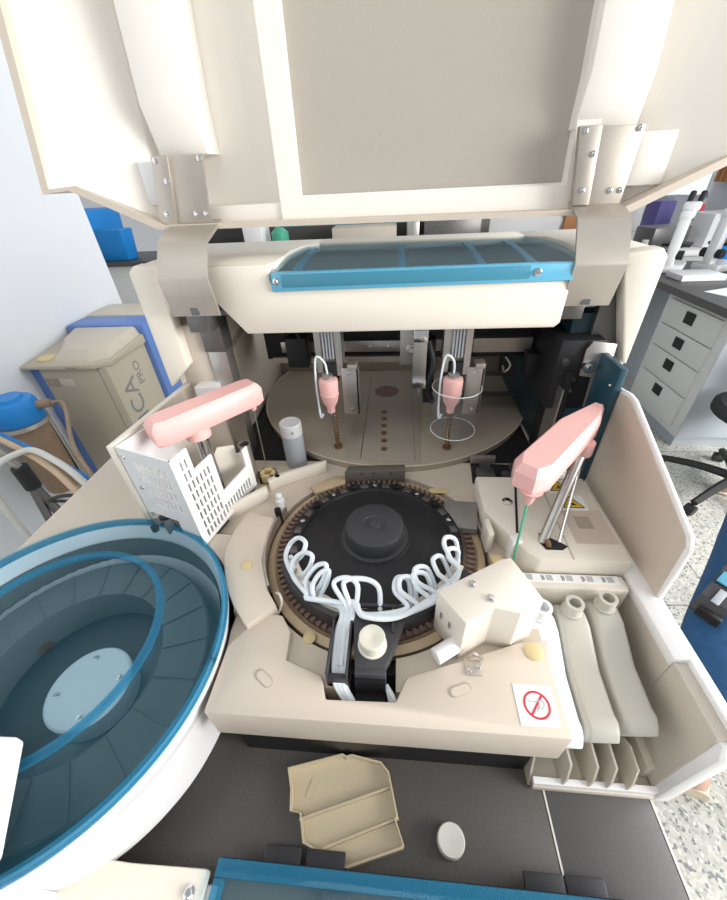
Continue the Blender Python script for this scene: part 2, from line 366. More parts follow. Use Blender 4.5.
for i in range(40):
    a = 2*PI*(i+.3)/40
    if math.radians(196) < a < math.radians(344): continue
    b = MB(); c_ = (RC[0]+.1365*math.cos(a), RC[1]+.1365*math.sin(a))
    if i % 4 == 0: b.lathe([(.0065, 1.0), (.0065, 1.008), (.0055, 1.0095)], c_, 16); part('bolt', b, 'blackgloss', rt)
    elif i % 4 == 2: b.lathe([(.0045, 1.0), (.0045, 1.005), (.002, 1.006)], c_, 14); part('bolt', b, 'chrome', rt)
    else: b.obox((*c_, 1.0025), (.012, .015, .003), rz=a, bev=.001); part('cuvette_cover', b, 'gunmetal', rt)
# white/steel guard strip on the left edge of the well
part('guard_strip', MB().arc(RC, .183, .187, .985, 1.004, math.radians(158), math.radians(212), 18), 'steel', A)
part('post', MB().cyl((-.2155, .476, .98), (-.2155, .476, 1.016), .006), 'blackgloss', A)
# --- wash manifold: white arc, black arc wall, arm
mf = part('wash_manifold', MB().arc(RC, .132, .150, 1.008, 1.013, math.radians(203), math.radians(338), 40), 'cream', A, 'white curved nozzle strip')
for a0, a1 in ((206, 254), (282, 334)): part('arc_wall', MB().arc(RC, .1515, .159, .988, 1.021, math.radians(a0), math.radians(a1), 16), 'charcoal', mf)
for k, aa in enumerate((203, 214, 226, 240, 258, 275, 292, 306, 322, 337)):
    a = math.radians(aa); rr = .141
    b = MB().cyl((RC[0]+rr*math.cos(a), RC[1]+rr*math.sin(a), 1.0), (RC[0]+rr*math.cos(a), RC[1]+rr*math.sin(a), 1.020), .0042, .0035, 12)
    part('nozzle', b, 'chrome' if k % 3 else 'white', mf)
arm = MB().prism([(-.057, .286), (.022, .296), (-.006, .222), (-.012, .212), (-.048, .210), (-.052, .24)], 1.003, 1.020, .002)
arm.box(-.048, -.010, .203, .215, .958, 1.0195, .002); arm.box(-.050, -.010, .182, .212, .952, .962, .001)
am = part('manifold_arm', arm, 'charcoal', A)
part('arm_rib', MB().box(-.004, 0, .255, .293, 1.0195, 1.025).box(-.052, .018, .288, .292, 1.0195, 1.026), 'charcoal', am)
part('arm_strap', MB().box(-.0475, -.0105, .180, .2025, .974, .979, .001).box(-.0475, -.0105, .199, .2035, .974, 1.010), 'blackgloss', am)
ch = MB().box(-.083, -.080, .200, .272, .99, 1.022, .001).box(-.059, -.056, .200, .286, .99, 1.022, .001).box(-.081, -.058, .200, .286, .99, .997).box(-.081, -.058, .200, .206, .99, 1.012)
part('tube_channel', ch, 'charcoal', am)
part('thumb_knob', MB().lathe([(.0185, 1.0195), (.0185, 1.022), (.0165, 1.0225), (.0165, 1.038), (.0155, 1.0395), (.006, 1.0395), (.004, 1.0388)], (-.028, .239), 40), 'ptfe', am, 'ivory thumb knob')
# tubes
def tubes(pts, r=.0036): return part('wash_tube', MB().tube(pts, r, 8, 7), 'tube', mf)
def pol(a, rr, z): a = math.radians(a); return (RC[0]+rr*math.cos(a), RC[1]+rr*math.sin(a), z)
ent = lambda i, z=1.02: (-.0775+.004*i, .272, z)
def loop(a, bundle, top=1.047, spread=9, inner=.118):
    P = [pol(a+spread*.5, .138, 1.016), pol(a+spread*.9, .126, 1.036), pol(a+spread*.5, inner-.003, top+.004), pol(a-spread*.35, inner+.006, top), pol(a-spread*.4, .140, 1.032), pol(a+spread*.3, .149, 1.022)]
    return P + bundle
left = lambda i: [pol(236, .150+.002*i, 1.019+.002*i), (-.074+.0045*i, .285, 1.021+.002*i), (-.0765+.0045*i, .255, 1.012), (-.0755+.0045*i, .215, 1.006), (-.070+.003*i, .198, .992), (-.052+.003*i, .186, .965)]
tubes(loop(202, [pol(222, .149, 1.020)]+left(0), 1.046, 10))
tubes(loop(215, [pol(232, .151, 1.024)]+left(1), 1.043, 9))
tubes(loop(231, left(2), 1.045, 7, .114))
tubes(loop(236, left(3), 1.043, 5, .118))
right = lambda i: [pol(288, .150+.003*i, 1.022+.003*i), pol(268, .150+.003*i, 1.026+.003*i), (-.060+.004*i, .292-.002*i, 1.028), (-.0665+.003*i, .268, 1.014), (-.0655+.003*i, .215, 1.007), (-.064+.002*i, .20, .99), (-.045, .187, .965)]
tubes([pol(262, .141, 1.016), pol(262, .12, 1.044), pol(254, .116, 1.051), pol(247, .128, 1.045), (-.066, .284, 1.026), (-.068, .262, 1.012), (-.068, .215, 1.008)])
tubes([pol(276, .141, 1.016), pol(276, .12, 1.042), pol(266, .112, 1.05), pol(253, .122, 1.048), (-.062, .286, 1.028), (-.066, .262, 1.015), (-.066, .215, 1.010)])
tubes([pol(297, .141, 1.016), pol(300, .122, 1.043), pol(292, .115, 1.049), pol(289, .13, 1.042), pol(296, .148, 1.028)]+right(0))
tubes([pol(294, .141, 1.016), pol(297, .118, 1.040), pol(290, .111, 1.045), pol(286, .126, 1.039), pol(290, .148, 1.027)]+right(0)[1:])
tubes([pol(312, .141, 1.016), pol(313, .118, 1.044), pol(304, .112, 1.051), pol(301, .128, 1.044), pol(308, .148, 1.026)]+right(1))
tubes([pol(309, .141, 1.016), pol(309, .124, 1.044), pol(301, .117, 1.049), pol(299, .132, 1.042), pol(303, .149, 1.027)]+right(1))
tubes([pol(326, .141, 1.016), pol(328, .121, 1.043), pol(320, .116, 1.049), pol(316, .132, 1.042), pol(316, .149, 1.028)]+right(2))
tubes([pol(338, .141, 1.016), pol(345, .131, 1.044), pol(343, .117, 1.052), pol(336, .117, 1.052), pol(331, .131, 1.042), pol(326, .149, 1.028)]+right(2))
tubes([pol(332, .141, 1.016), pol(339, .138, 1.038), pol(336, .126, 1.046), pol(330, .130, 1.042), pol(328, .150, 1.030), pol(310, .156, 1.030)]+right(1))
b = MB()
for k in range(3): b.tube([(-.010, .205, .99), (-.006+.003*k, .196-.002*k, .985), (-.004+.002*k, .186, .972), (-.008, .182, .955)], .0028, 8)
part('wash_tube', b, 'tube', mf)
part('hook_wire', MB().tube([(-.178, .318, 1.0), (-.168, .308, 1.012), (-.164, .300, 1.004), (-.170, .294, .988)], .002, 6), 'ptfe', A)

# --- plates around the carousel
part('mixer_plate', MB().prism([(-.105, .583), (.018, .592), (.018, .612), (-.098, .604)], DK, 1.018, .002), 'browngrey', A)
for q in (-.07, -.045, -.01): screw(A, (q, .5855+(q+.105)*.07, 1.012), (0, -1, 0), .004)
part('steel_cover', MB().prism([(.090, .527), (.152, .523), (.140, .455), (.086, .462)], DK, 1.0, .001), 'platedark', A)
part('rim_lug', MB().prism([(-.160, .545), (-.105, .575), (-.100, .60), (-.130, .60), (-.175, .565)], DK, .9945, .002), 'amber', A)
part('slot_insert', MB().box(.066, .103, .560, .574, DK, .9875, .001), 'yellowplug', A)
part('rib_wall', MB().prism([(-.255, .555), (-.235, .575), (-.150, .622), (-.150, .632), (-.240, .586), (-.262, .566)], DK, 1.012, .002), 'cream', A)
part('rib_wall', MB().prism([(-.330, .47), (-.322, .463), (-.252, .535), (-.258, .543)], DK, 1.015, .002), 'cream', A)
wb = part('wash_cup', MB().box(-.285, -.255, .578, .585, DK, 1.008, .001).box(-.285, -.255, .600, .607, DK, 1.008, .001).box(-.285, -.278, .578, .607, DK, 1.008, .001).box(-.262, -.255, .578, .607, DK, 1.008, .001).box(-.285, -.255, .578, .607, DK, .988), 'yellowplug', A, 'small amber wash cup')
part('fitting', MB().cyl((-.295, .59, 1.002), (-.283, .592, 1.002), .006).cyl((-.243, .575, 1.0), (-.243, .575, 1.012), .005), 'blackgloss', A)
part('valve', MB().lathe([(.009, DK), (.009, .993), (.006, .996), (.006, 1.006), (.004, 1.008)], (-.228, .525), 20), 'bottlewhite', A)
part('valve', MB().lathe([(.007, DK), (.007, .990), (.005, .994), (.005, 1.002)], (-.222, .512), 20), 'bottlewhite', A)
part('round_plug', MB().lathe([(.012, DK), (.012, .9862)], (-.25, .625), 24), 'beige2', A)

# --- incubator disc and its cover
IC = (-.012, .985); IR = .36
pts = [q for q in ringpts(IC, IR, 120) if q[1] < 1.115]
pts = sorted(pts, key=lambda q: math.atan2(q[0]-IC[0], -(q[1]-IC[1])))
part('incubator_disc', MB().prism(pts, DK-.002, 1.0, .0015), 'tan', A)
rim = MB(); rim.tube([(q[0], q[1], 1.0) for q in pts], .0018, 6, 0); part('disc_rim', rim, 'beige2', A)
part('disc_bed', MB().box(-.435, .305, .66, 1.115, DK-.004, DK+.0005), 'black', A)
cp = part('access_plate', MB().prism([(-.108, 1.06), (-.111, .650), (.050, .635), (.072, 1.06)], .9995, 1.0022, .0008), 'tan2', A)
part('panel_line', MB().box(-.079, -.0775, .65, 1.05, 1.002, 1.0026).box(.040, .0408, .645, 1.05, 1.002, 1.0024), 'gunmetal', cp)
part('round_hole', MB().lathe([(.034, 1.002), (.034, 1.0026)], (-.029, .966), 32), 'brown', cp)
for i in range(6):
    part('sample_hole', MB().lathe([(.0075, 1.002), (.0075, 1.0035), (.0055, 1.0035), (.005, 1.0025)], (-.033+.001*i, .848-.0325*i), 16), 'brass', cp)

# --- gantry rail and probes below the bridge
gr = part('gantry_rail', MB().box(-.26, .27, .80, .815, 1.185, 1.21, .001), 'steel', A)
part('gantry_backing', MB().box(-.30, .29, .815, .83, 1.165, 1.29), 'black', gr)
part('gantry_lower_bar', MB().box(-.28, .05, .79, .80, 1.165, 1.178).box(.16, .28, .79, .815, 1.185, 1.215), 'steelwarm', gr)
for q in (-.06, -.02, .03, .19, .225, .255): screw(gr, (q, .80, 1.197), (0, -1, 0), .004)
def probe(x, y=.70, guard=False):
    p_ = part('probe_carriage', MB().box(x-.022, x+.030, y-.004, y+.03, 1.205, 1.30, .001).box(x-.022, x-.010, y-.008, y, 1.185, 1.30).box(x+.018, x+.030, y-.010, y, 1.18, 1.30), 'steel', A)
    fins = MB()
    for k in range(4): fins.box(x-.006+.006*k, x-.0035+.006*k, y-.010, y-.004, 1.215, 1.30)
    part('flex_cable', fins, 'vial', p_)
    part('probe_block', MB().box(x-.006, x+.018, y-.012, y+.02, 1.165, 1.205), 'black', p_)
    part('probe_body', MB().lathe([(.0115, 1.180), (.0185, 1.178), (.0195, 1.172), (.0185, 1.148), (.0195, 1.147), (.0155, 1.128), (.0085, 1.116), (.0080, 1.104), (.006, 1.102)], (x, y-.022), 28), 'pink', p_, 'pink probe sleeve')
    part('probe_needle', MB().cyl((x, y-.022, 1.03), (x, y-.022, 1.104), .0016).cyl((x+.006, y-.022, 1.05), (x+.006, y-.022, 1.104), .0012), 'chrome', p_)
    part('sleeve_collar', MB().lathe([(.011, 1.178), (.011, 1.188), (.007, 1.190)], (x, y-.022), 20), 'steel', p_)
    part('probe_tube', MB().tube([(x, y-.022, 1.188), (x-.003, y-.026, 1.215), (x-.018, y-.026, 1.225), (x-.024, y-.024, 1.18), (x-.024, y-.024, 1.10)], .0022, 8).tube([(x-.024, y-.024, 1.11), (x-.022, y-.026, 1.092), (x-.017, y-.026, 1.10)], .0025, 8), 'tube', p_)
    hp = part('heater_plate', MB().box(x+.026, x+.060, y-.012, y-.008, 1.092, 1.196, .001).box(x+.056, x+.060, y-.012, y+.012, 1.092, 1.196), 'steel', A)
    screw(hp, (x+.040, y-.012, 1.185), (0, -1, 0), .0028); screw(hp, (x+.044, y-.012, 1.105), (0, -1, 0), .0028)
    part('plate_bracket', MB().box(x+.040, x+.058, y-.02, y+.006, 1.196, 1.206, .001), 'steelwarm', hp)
    co_ = MB(); co_.tube([(x+.004+.0042*math.sin(k*1.57), y-.006+.0042*math.cos(k*1.57), 1.004+.0022*k) for k in range(52)], .0019, 6, 3)
    co_.cyl((x+.004, y-.006, 1.004), (x+.004, y-.006, 1.118), .0030, seg=10)
    co_.lathe([(.0095, 1.001), (.0095, 1.006), (.0055, 1.006), (.0055, 1.001)], (x+.004, y-.006), 20, cap=False)
    part('coil_spring', co_, 'brass', p_)
    if guard:
        part('splash_guard', MB().lathe([(.046, 1.058), (.048, 1.062), (.048, 1.155)], (x+.010, y-.014), 40, cap=False), 'clear', p_, 'clear plastic splash guard')
        part('guard_rim', MB().tube([(x+.010+.048*math.cos(t*PI/20), y-.014+.048*math.sin(t*PI/20), 1.156) for t in range(41)], .0009, 6, 0), 'bottlewhite', p_)
        part('guard_rim', MB().tube([(x+.010+.046*math.cos(t*PI/20), y-.014+.046*math.sin(t*PI/20), 1.058) for t in range(41)], .0009, 6, 0), 'bottlewhite', p_)
    return p_
probe(-.137); probe(.108, guard=True)
mt = part('motor_bracket', MB().box(.005, .052, .705, .715, 1.195, 1.30, .001).box(.030, .056, .695, .72, 1.15, 1.30, .001), 'steel', A)
part('bracket_tip', MB().box(.030, .057, .690, .70, 1.150, 1.170, .001).cyl((.044, .693, 1.135), (.044, .693, 1.152), .003), 'chrome', mt)
part('bracket_tip', MB().box(.030, .057, .690, .70, 1.245, 1.268, .001), 'chrome', mt)
screw(mt, (.026, .705, 1.227), (0, -1, 0), .010, 'steel', 'pulley')
part('cable_duct', MB().box(.055, .075, .72, .75, 1.10, 1.24, .003), 'black', A)
part('cable_loop', MB().tube([(.06, .71, 1.24), (.07, .70, 1.2), (.062, .70, 1.15), (.075, .71, 1.11)], .006), 'black', A)
part('cable_loop', MB().tube([(-.235, .76, 1.24), (-.215, .75, 1.26), (-.2, .75, 1.235)], .004), 'black', A)
part('sensor_box', MB().box(-.235, -.19, .75, .785, 1.17, 1.235, .003), 'black', A)
part('sensor_box', MB().box(.26, .285, .74, .77, 1.15, 1.20, .003), 'black', A)
part('light_coil', MB().tube([(.235, .80, 1.17), (.245, .79, 1.155), (.235, .79, 1.14), (.228, .79, 1.155)], .003), 'steel', A)
# --- inner walls
part('inner_wall', MB().box(-.44, -.375, .69, 1.115, DK, 1.285, .002), 'beige', A)
part('wall_groove', MB().prism([(.74, 1.185), (1.1, 1.245), (1.1, 1.262), (.74, 1.20)], -.376, -.3735, axis='x'), 'tan2', A)
pl_ = part('hinge_post', MB().box(-.372, -.335, .685, .72, DK, 1.30, .001), 'steel', A)
part('post_bracket', MB().box(-.374, -.333, .681, .722, 1.235, 1.30, .001), 'gunmetal', pl_)
part('post_foot', MB().box(-.41, -.365, .66, .70, 1.10, 1.17, .002), 'white', pl_)
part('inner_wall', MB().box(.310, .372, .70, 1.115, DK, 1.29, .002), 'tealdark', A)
part('back_wall', MB().box(-.44, .372, 1.116, 1.14, .90, 1.30, .002), 'tan2', A)
part('rear_shelf', MB().box(.12, .305, .90, .91, 1.02, 1.03).box(.12, .305, .94, .95, 1.06, 1.07).box(.12, .305, .98, .99, 1.10, 1.11), 'gunmetal', A)
# dark drive recess behind the right cover
rc = part('drive_recess', MB().prism([(.155, .592), (.262, .592), (.31, .652), (.160, .656)], DK, .9875), 'black', A)
part('drive_bits', MB().box(.165, .20, .60, .625, .985, 1.002, .002).box(.235, .262, .598, .64, .985, 1.004, .002).cyl((.185, .635, .985), (.185, .635, 1.0), .012).cyl((.225, .615, .985), (.225, .615, .995), .010), 'gunmetal', rc)
part('drive_bits', MB().box(.158, .21, .652, .66, .99, 1.008, .001), 'steelwarm', rc)
# right hinge frame
hf = part('hinge_frame', MB().prism([(.334, 1.256), (.374, 1.250), (.379, 1.120), (.352, 1.128), (.349, 1.188), (.327, 1.192), (.326, 1.240)], .655, .659, .0015, axis='y'), 'steel', A)
part('frame_bushing', MB().cyl((.338, .656, 1.211), (.338, .648, 1.211), .012).cyl((.338, .648, 1.211), (.338, .643, 1.211), .006), 'chrome', hf)
part('gas_spring', MB().box(.285, .36, .662, .80, 1.12, 1.255, .003), 'black', hf)
part('spring_rod', MB().cyl((.30, .655, 1.215), (.29, .72, 1.235), .006).cyl((.318, .652, 1.16), (.30, .70, 1.19), .006).cyl((.318, .652, 1.185), (.31, .70, 1.20), .004), 'gunmetal', hf)
part('slide_blade', MB().prism([(.640, 1.02), (.690, 1.02), (.690, 1.17), (.640, 1.17)], .2995, .3025, axis='x'), 'steel', A)
part('blade_backing', MB().prism([(.640, .99), (.74, .99), (.74, 1.2), (.650, 1.2)], .3035, .315, axis='x'), 'black', A)
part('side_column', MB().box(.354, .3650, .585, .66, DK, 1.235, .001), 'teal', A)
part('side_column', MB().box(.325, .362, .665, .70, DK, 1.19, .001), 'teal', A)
screw(A, (.354, .60, 1.20), (-1, 0, 0), .004)

# --- right block cover with screws, slot and warning labels
rb = part('right_cover', MB().prism([(.150, .563), (.345, .563), (.345, .373), (.214, .373), (.198, .385), (.175, .430), (.150, .470)], DK, 1.03, .004), 'cream', A)
part('slot', MB().prism([(.216, .539), (.220, .539), (.195, .423), (.191, .423)], 1.0295, 1.0308), 'black', rb)
part('seam', MB().box(.262, .2632, .375, .562, 1.0295, 1.0306), 'tan', rb)
screw(rb, (.193, .493, 1.03), (0, 0, 1), .009)
part('needle_port', MB().prism([(.226, .424), (.250, .408), (.262, .398), (.252, .391), (.228, .391), (.222, .404)], 1.0295, 1.031), 'black', rb)
part('copper_wire', MB().tube([(.225, .41, 1.031), (.233, .405, 1.034), (.232, .394, 1.032)], .004), 'brass', rb)
part('lever_block', MB().prism([(.146, .452), (.156, .455), (.158, .420), (.148, .417)], DK, 1.030, .002), 'cream', rb)
part('white_block', MB().obox((.187, .408, 1.01), (.016, .014, .05), .2, .001), 'white', rb)
part('latch_foot', MB().prism([(.150, .402), (.168, .405), (.172, .385), (.155, .380)], DK, 1.0, .002), 'yellowplug', A)
part('printed_square', MB().box(.292, .316, .436, .462, 1.0298, 1.0306), 'tan', rb)
part('recess_panel', MB().box(.277, .340, .405, .478, 1.0295, 1.0301), 'beige2', rb)
for (cx, cy) in ((.293, .536), (.301, .494)):
    wl = part('hazard_label', MB().box(cx-.022, cx+.022, cy-.018, cy+.019, 1.0302, 1.0307), 'paper', A, 'white label with yellow hazard triangle')
    part('hazard_triangle', MB().prism([(cx-.017, cy-.012), (cx+.017, cy-.012), (cx, cy+.016)], 1.0307, 1.0310), 'yellow', wl)
    b = MB()
    for (p0, p1) in (((-.017, -.012), (.017, -.012)), ((.017, -.012), (0, .016)), ((0, .016), (-.017, -.012))):
        q0, q1 = Vector((cx+p0[0], cy+p0[1], 1.0311)), Vector((cx+p1[0], cy+p1[1], 1.0311)); b.tube([q0, q1], .0007, 5, 0)
    b.arc((cx, cy-.003), .002, .0035, 1.0310, 1.0313, 0, 2*PI, 12)
    for t in (90, 210, 330): b.tube([(cx, cy-.003, 1.0311), (cx+.0065*math.cos(math.radians(t)), cy-.003+.0065*math.sin(math.radians(t)), 1.0311)], .0009, 5, 0)
    part('hazard_symbol', b, 'black', wl)
# strip with printed position labels in front of the right cover
ss = part('label_strip', MB().box(.183, .338, .345, .371, .93, 1.0, .003), 'cream', A)
part('printed_strip', MB().box(.186, .330, .355, .3695, 1.0, 1.0006), 'paper', ss)
for i in range(5):
    x0 = .190+.029*i
    part('printed_box', MB().box(x0+.007, x0+.016, .358, .3675, 1.0006, 1.0009), 'printlight', ss)
    part('printed_number', MB().box(x0, x0+.0018, .358, .367, 1.0006, 1.0009).box(x0+.0026, x0+.0042, .359, .366, 1.0006, 1.0009), 'print', ss)
# --- detector box
T = [(.053, .285), (.144, .338), (.157, .341), (.166, .319), (.182, .279), (.150, .259), (.119, .265), (.083, .243)]
db = part('detector_box', MB().prism(T, DK, 1.072, .0015), 'cream', A)
for q in ((.098, .296), (.118, .277)): screw(db, (*q, 1.072), (0, 0, 1), .0055)
ll = MB()
for t in (.25, .55):
    q = Vector((.053, .285, 0)).lerp(Vector((.083, .243, 0)), t); ll.obox((q.x-.0012, q.y-.0009, 1.035), (.003, .0004, .012), rz=math.atan2(-.042, .03))
part('engraved_mark', ll, 'print', db)
part('hinge_plate', MB().box(.087, .108, .218, .236, 1.0, 1.0018, .0005).tube([(.094, .237, 1.004), (.099, .240, 1.010), (.104, .24, 1.006), (.111, .236, 1.004)], .0018, 6), 'steelwarm', db)
screw(db, (.092, .222, 1.0018), (0, 0, 1), .003); screw(db, (.104, .227, 1.0018), (0, 0, 1), .003)
part('side_knob', MB().cyl((.051, .235, 1.006), (.078, .252, 1.006), .0105, .0105, 24, .001), 'white', A, 'white knurled side knob')

# --- right arm (pink), post and needle
def pink_arm(A_, B_, wA, wB, z0, z1, point=False):
    A_, B_ = Vector((*A_, 0)), Vector((*B_, 0)); u = (B_-A_).normalized(); n = Vector((-u.y, u.x, 0))
    def outline(s):
        a, b = wA*s, wB*s; e = .006*(1-s)*6
        if point:
            P = [A_+n*a*.55+u*e, A_+n*a+u*(.022+e), A_.lerp(B_, .62)+n*b*1.15, B_+n*b*.15-u*e, B_-n*b*.45-u*e, A_.lerp(B_, .8)-n*b*.95, A_-n*a+u*(.022+e), A_-n*a*.55+u*e]
        else:
            P = [A_+n*a*.7+u*e, A_+n*a+u*(.014+e), B_+n*b-u*(.012+e), B_+n*b*.7-u*e, B_-n*b*.7-u*e, B_-n*b-u*(.012+e), A_-n*a+u*(.014+e), A_-n*a*.7+u*e]
        return P[::-1]
    zs = [(z0, .93), (z0+.003, 1.), (z0+(z1-z0)*.70, 1.), (z1-.004, .86), (z1, .74)]
    return MB().loft([[(q.x, q.y, z) for q in outline(s)] for z, s in zs])
ra = part('reagent_arm', pink_arm((.170, .397), (.335, .580), .027, .024, 1.143, 1.182, True), 'pink', A, 'pink dispensing arm on the right')
part('needle_nozzle', MB().lathe([(.0045, 1.118), (.0065, 1.122), (.0085, 1.134), (.016, 1.145)], (.184, .399), 24), 'pink', ra)
part('needle', MB().cyl((.184, .391, 1.0), (.184, .399, 1.124), .0017), 'green', ra, 'green coated needle')
part('arm_hub', MB().lathe([(.010, 1.118), (.014, 1.122), (.014, 1.145)], (.300, .515), 24), 'pink', ra)
part('arm_post', MB().cyl((.217, .393, 1.0), (.275, .475, 1.145), .0075), 'steel', ra)
part('guide_rod', MB().cyl((.238, .376, 1.0), (.300, .512, 1.125), .0028), 'chrome', ra)
# --- left arm, cage
la = part('sample_arm', pink_arm((-.398, .478), (-.268, .635), .027, .024, 1.158, 1.200), 'pink', A, 'pink pipetting arm above the slotted cage')
part('needle_nozzle', MB().lathe([(.004, 1.142), (.006, 1.145), (.006, 1.160)], (-.277, .618), 20), 'pink', la)
part('needle', MB().cyl((-.275, .606, .99), (-.277, .618, 1.145), .0012), 'chrome', la)
part('arm_hub', MB().lathe([(.014, 1.138), (.022, 1.141), (.022, 1.160)], (-.350, .530), 28), 'pink', la)
part('arm_post', MB().cyl((-.354, .530, DK), (-.354, .530, 1.14), .006).cyl((-.340, .533, DK), (-.340, .533, 1.14), .004), 'chrome', la)
CA, CK, CR = (-.431, .437), (-.324, .401), (-.284, .562)
cage = None
def in_any(u, z, holes): return any(a < u < b and c < z < d for a, b, c, d in holes)
holes = [(.030+.0095*i, .0355+.0095*i, 1.142-.024*j, 1.160-.024*j) for j in range(4) for i in range(7)]
def keepf(u, z):
    if in_any(u, z, holes): return False
    if z < 1.045 and u < .070: return False
    return True
us = [0, .070, .1128]+[k for h in holes for k in h[:2]]; zs = [1.0, 1.045, 1.182]+[k for h in holes for k in h[2:]]
cage = part('needle_cage', MB().grid(CA, CK, us, zs, keepf, .003), 'white', A, 'white slotted sheet metal cage')
for q in ((.010, 1.165), (.018, 1.105)):
    d_ = (Vector((*CK, 0))-Vector((*CA, 0))).normalized(); pp = Vector((*CA, q[1]))+d_*q[0]; screw(cage, pp, (-d_.y*-1, -d_.x, 0), .004)
holes2 = [(.014+.0092*i, .0182+.0092*i, 1.008+.0205*j, 1.025+.0205*j) for i in range(6) for j in range(8)]
holes2 = [h for h in holes2 if h[3] < (1.174 if h[1] < .034 else 1.134)]
holes2 += [(.0692+.0084*i, .0734+.0084*i, 1.010, 1.032) for i in range(10)]
def keepr(u, z):
    if in_any(u, z, holes2): return False
    top = 1.182 if u < .036 else 1.140 if u < .078 else 1.058 if u < .150 else 1.096
    return z < top
us = [0, .036, .078, .150, .166]+[k for h in holes2 for k in h[:2]]; zs = [1.0, 1.058, 1.096, 1.140, 1.182]+[k for h in holes2 for k in h[2:]]
part('cage_side', MB().grid(CK, CR, us, zs, keepr, .003), 'white', cage)
part('cage_back', MB().wall((-.431, .437), (-.420, .56), [(0, 1.0), (.125, 1.0), (.125, 1.165), (0, 1.182)], -.003), 'white', cage)
part('cage_floor', MB().prism([(-.43, .44), (-.33, .406), (-.29, .56), (-.40, .58)], DK, 1.002), 'gunmetal', cage)
part('inner_plate', MB().wall((-.345, .545), (-.29, .575), [(0, 1.0), (.06, 1.0), (.06, 1.075), (.04, 1.075), (.04, 1.095), (.01, 1.10), (0, 1.085)], .003), 'cream', cage)
part('wash_pot', MB().lathe([(.012, 1.0), (.012, 1.085), (.0105, 1.085), (.0100, 1.03), (.002, 1.03)], (-.300, .585), 24), 'steel', cage)
part('under_motor', MB().cyl((-.395, .430, .998), (-.395, .430, 1.04), .010).cyl((-.41, .425, 1.03), (-.41, .425, 1.045), .006), 'steel', cage)
part('motor_cap', MB().cyl((-.395, .430, 1.04), (-.395, .430, 1.045), .011).cyl((-.414, .415, 1.02), (-.414, .415, 1.03), .006), 'black', cage)
part('left_wall', MB().prism([(.437, .99), (.70, .99), (.70, 1.165), (.437, 1.182)], -.446, -.434, .002, axis='x'), 'cream', A)
# --- right rim, side flap, bottle bay
rim = MB().prism([(.343, .366), (.343, .25), (.361, .25), (.361, .165), (.374, .165), (.374, .60), (.345, .62)], .985, 1.003, .002)
part('side_rim', rim, 'white', A)
part('side_wall', MB().prism([(.160, .80), (.62, .80), (.62, .99), (.165, .99), (.158, .97)], .350, .371, .002, axis='x'), 'white', A)
part('bay_wall', MB().box(.3445, .351, .25, .365, .82, .985).box(.346, .3605, .17, .2495, .82, .995), 'beige', A)
part('bay_wall', MB().box(.1955, .345, .352, .366, .80, .997, .003).prism([(.165, .80), (.36, .80), (.36, .93), (.20, .93)], .1875, .1905, axis='x'), 'beige2', A)
part('bay_floor', MB().box(.191, .350, .160, .36, .8005, .812, .002).box(.335, .350, .18, .25, .812, .85, .004), 'beige', A)
part('front_strip', MB().prism([(.162, .80), (.169, .80), (.169, .825), (.162, .822)], .191, .352, axis='x'), 'white', A)
#part('trim_seal', MB().box(.3585, .3608, .170, .249, .995, 1.0015), 'charcoal', A)
for q in (.229, .262, .285, .311):
    part('bay_divider', MB().prism([(.163, .812), (.163, .843), (.171, .874), (.196, .878), (.222, .858), (.232, .812)], q-.0014, q+.0014, axis='x'), 'beige', A)
fp = MB().prism([(.337, .985), (.640, .985), (.640, 1.165), (.606, 1.190), (.566, 1.197), (.55, 1.195), (.352, 1.112), (.344, 1.100)], .366, .3685, axis='x')
flp = part('side_flap', fp, 'beige2', A)
part('flap_edge', MB().prism([(.332, .975), (.645, .975), (.645, 1.168), (.608, 1.195), (.566, 1.202), (.548, 1.200), (.346, 1.116), (.337, 1.100)], .3685, .375, .002, axis='x'), 'white', flp)
# --- bridge across the top
YB = .66
fa = part('bridge_fascia', MB().prism([(-.333, 1.39), (-.333, 1.354), (-.272, 1.277), (.264, 1.279), (.272, 1.287), (.273, 1.353), (-.208, 1.350), (-.214, 1.366), (-.214, 1.39)], YB, YB+.035, .002, axis='y'), 'cream', A)
tw = MB().prism([(-.457, 1.170), (-.409, 1.214), (-.409, 1.39), (-.445, 1.395), (-.457, 1.385)], YB, YB+.03, .003, axis='y')
tw.box(-.457, -.450, YB+.01, .95, 1.19, 1.388)
part('bridge_tower', tw, 'cream', A)
tw = MB().prism([(.404, 1.210), (.396, 1.216), (.345, 1.375), (.345, 1.39), (.394, 1.395), (.404, 1.383)], YB, YB+.03, .003, axis='y')
tw.box(.397, .404, YB+.01, .95, 1.19, 1.388)
part('bridge_tower', tw, 'cream', A)
part('tower_lining', MB().box(.343, .396, YB+.03, YB+.05, 1.2, 1.36), 'gunmetal', A)
tp = MB().prism([(-.457, YB+.012), (-.335, YB+.012), (-.205, YB+.014), (-.207, .80), (-.195, .86), (-.165, .885), (-.165, .95), (-.457, .95)], 1.374, 1.391, .004)
tp.prism([(.404, YB+.012), (.404, .95), (.25, .95), (.25, .885), (.285, .86), (.295, .80), (.290, YB+.014)], 1.374, 1.391, .004)
tp.box(-.17, .255, .885, .95, 1.374, 1.391, .004)
part('bridge_top', tp, 'cream', A)
part('bridge_back', MB().box(-.45, .40, .935, .95, 1.19, 1.375), 'cream', A)
part('bridge_inner_tray', MB().box(-.335, .34, .70, .935, 1.300, 1.310), 'vial', A)
vb = part('window_bar', MB().prism([(-.211, 1.349), (.272, 1.354), (.272, 1.380), (-.209, 1.378)], YB-.006, YB+.012, .002, axis='y'), 'bluelight', A)
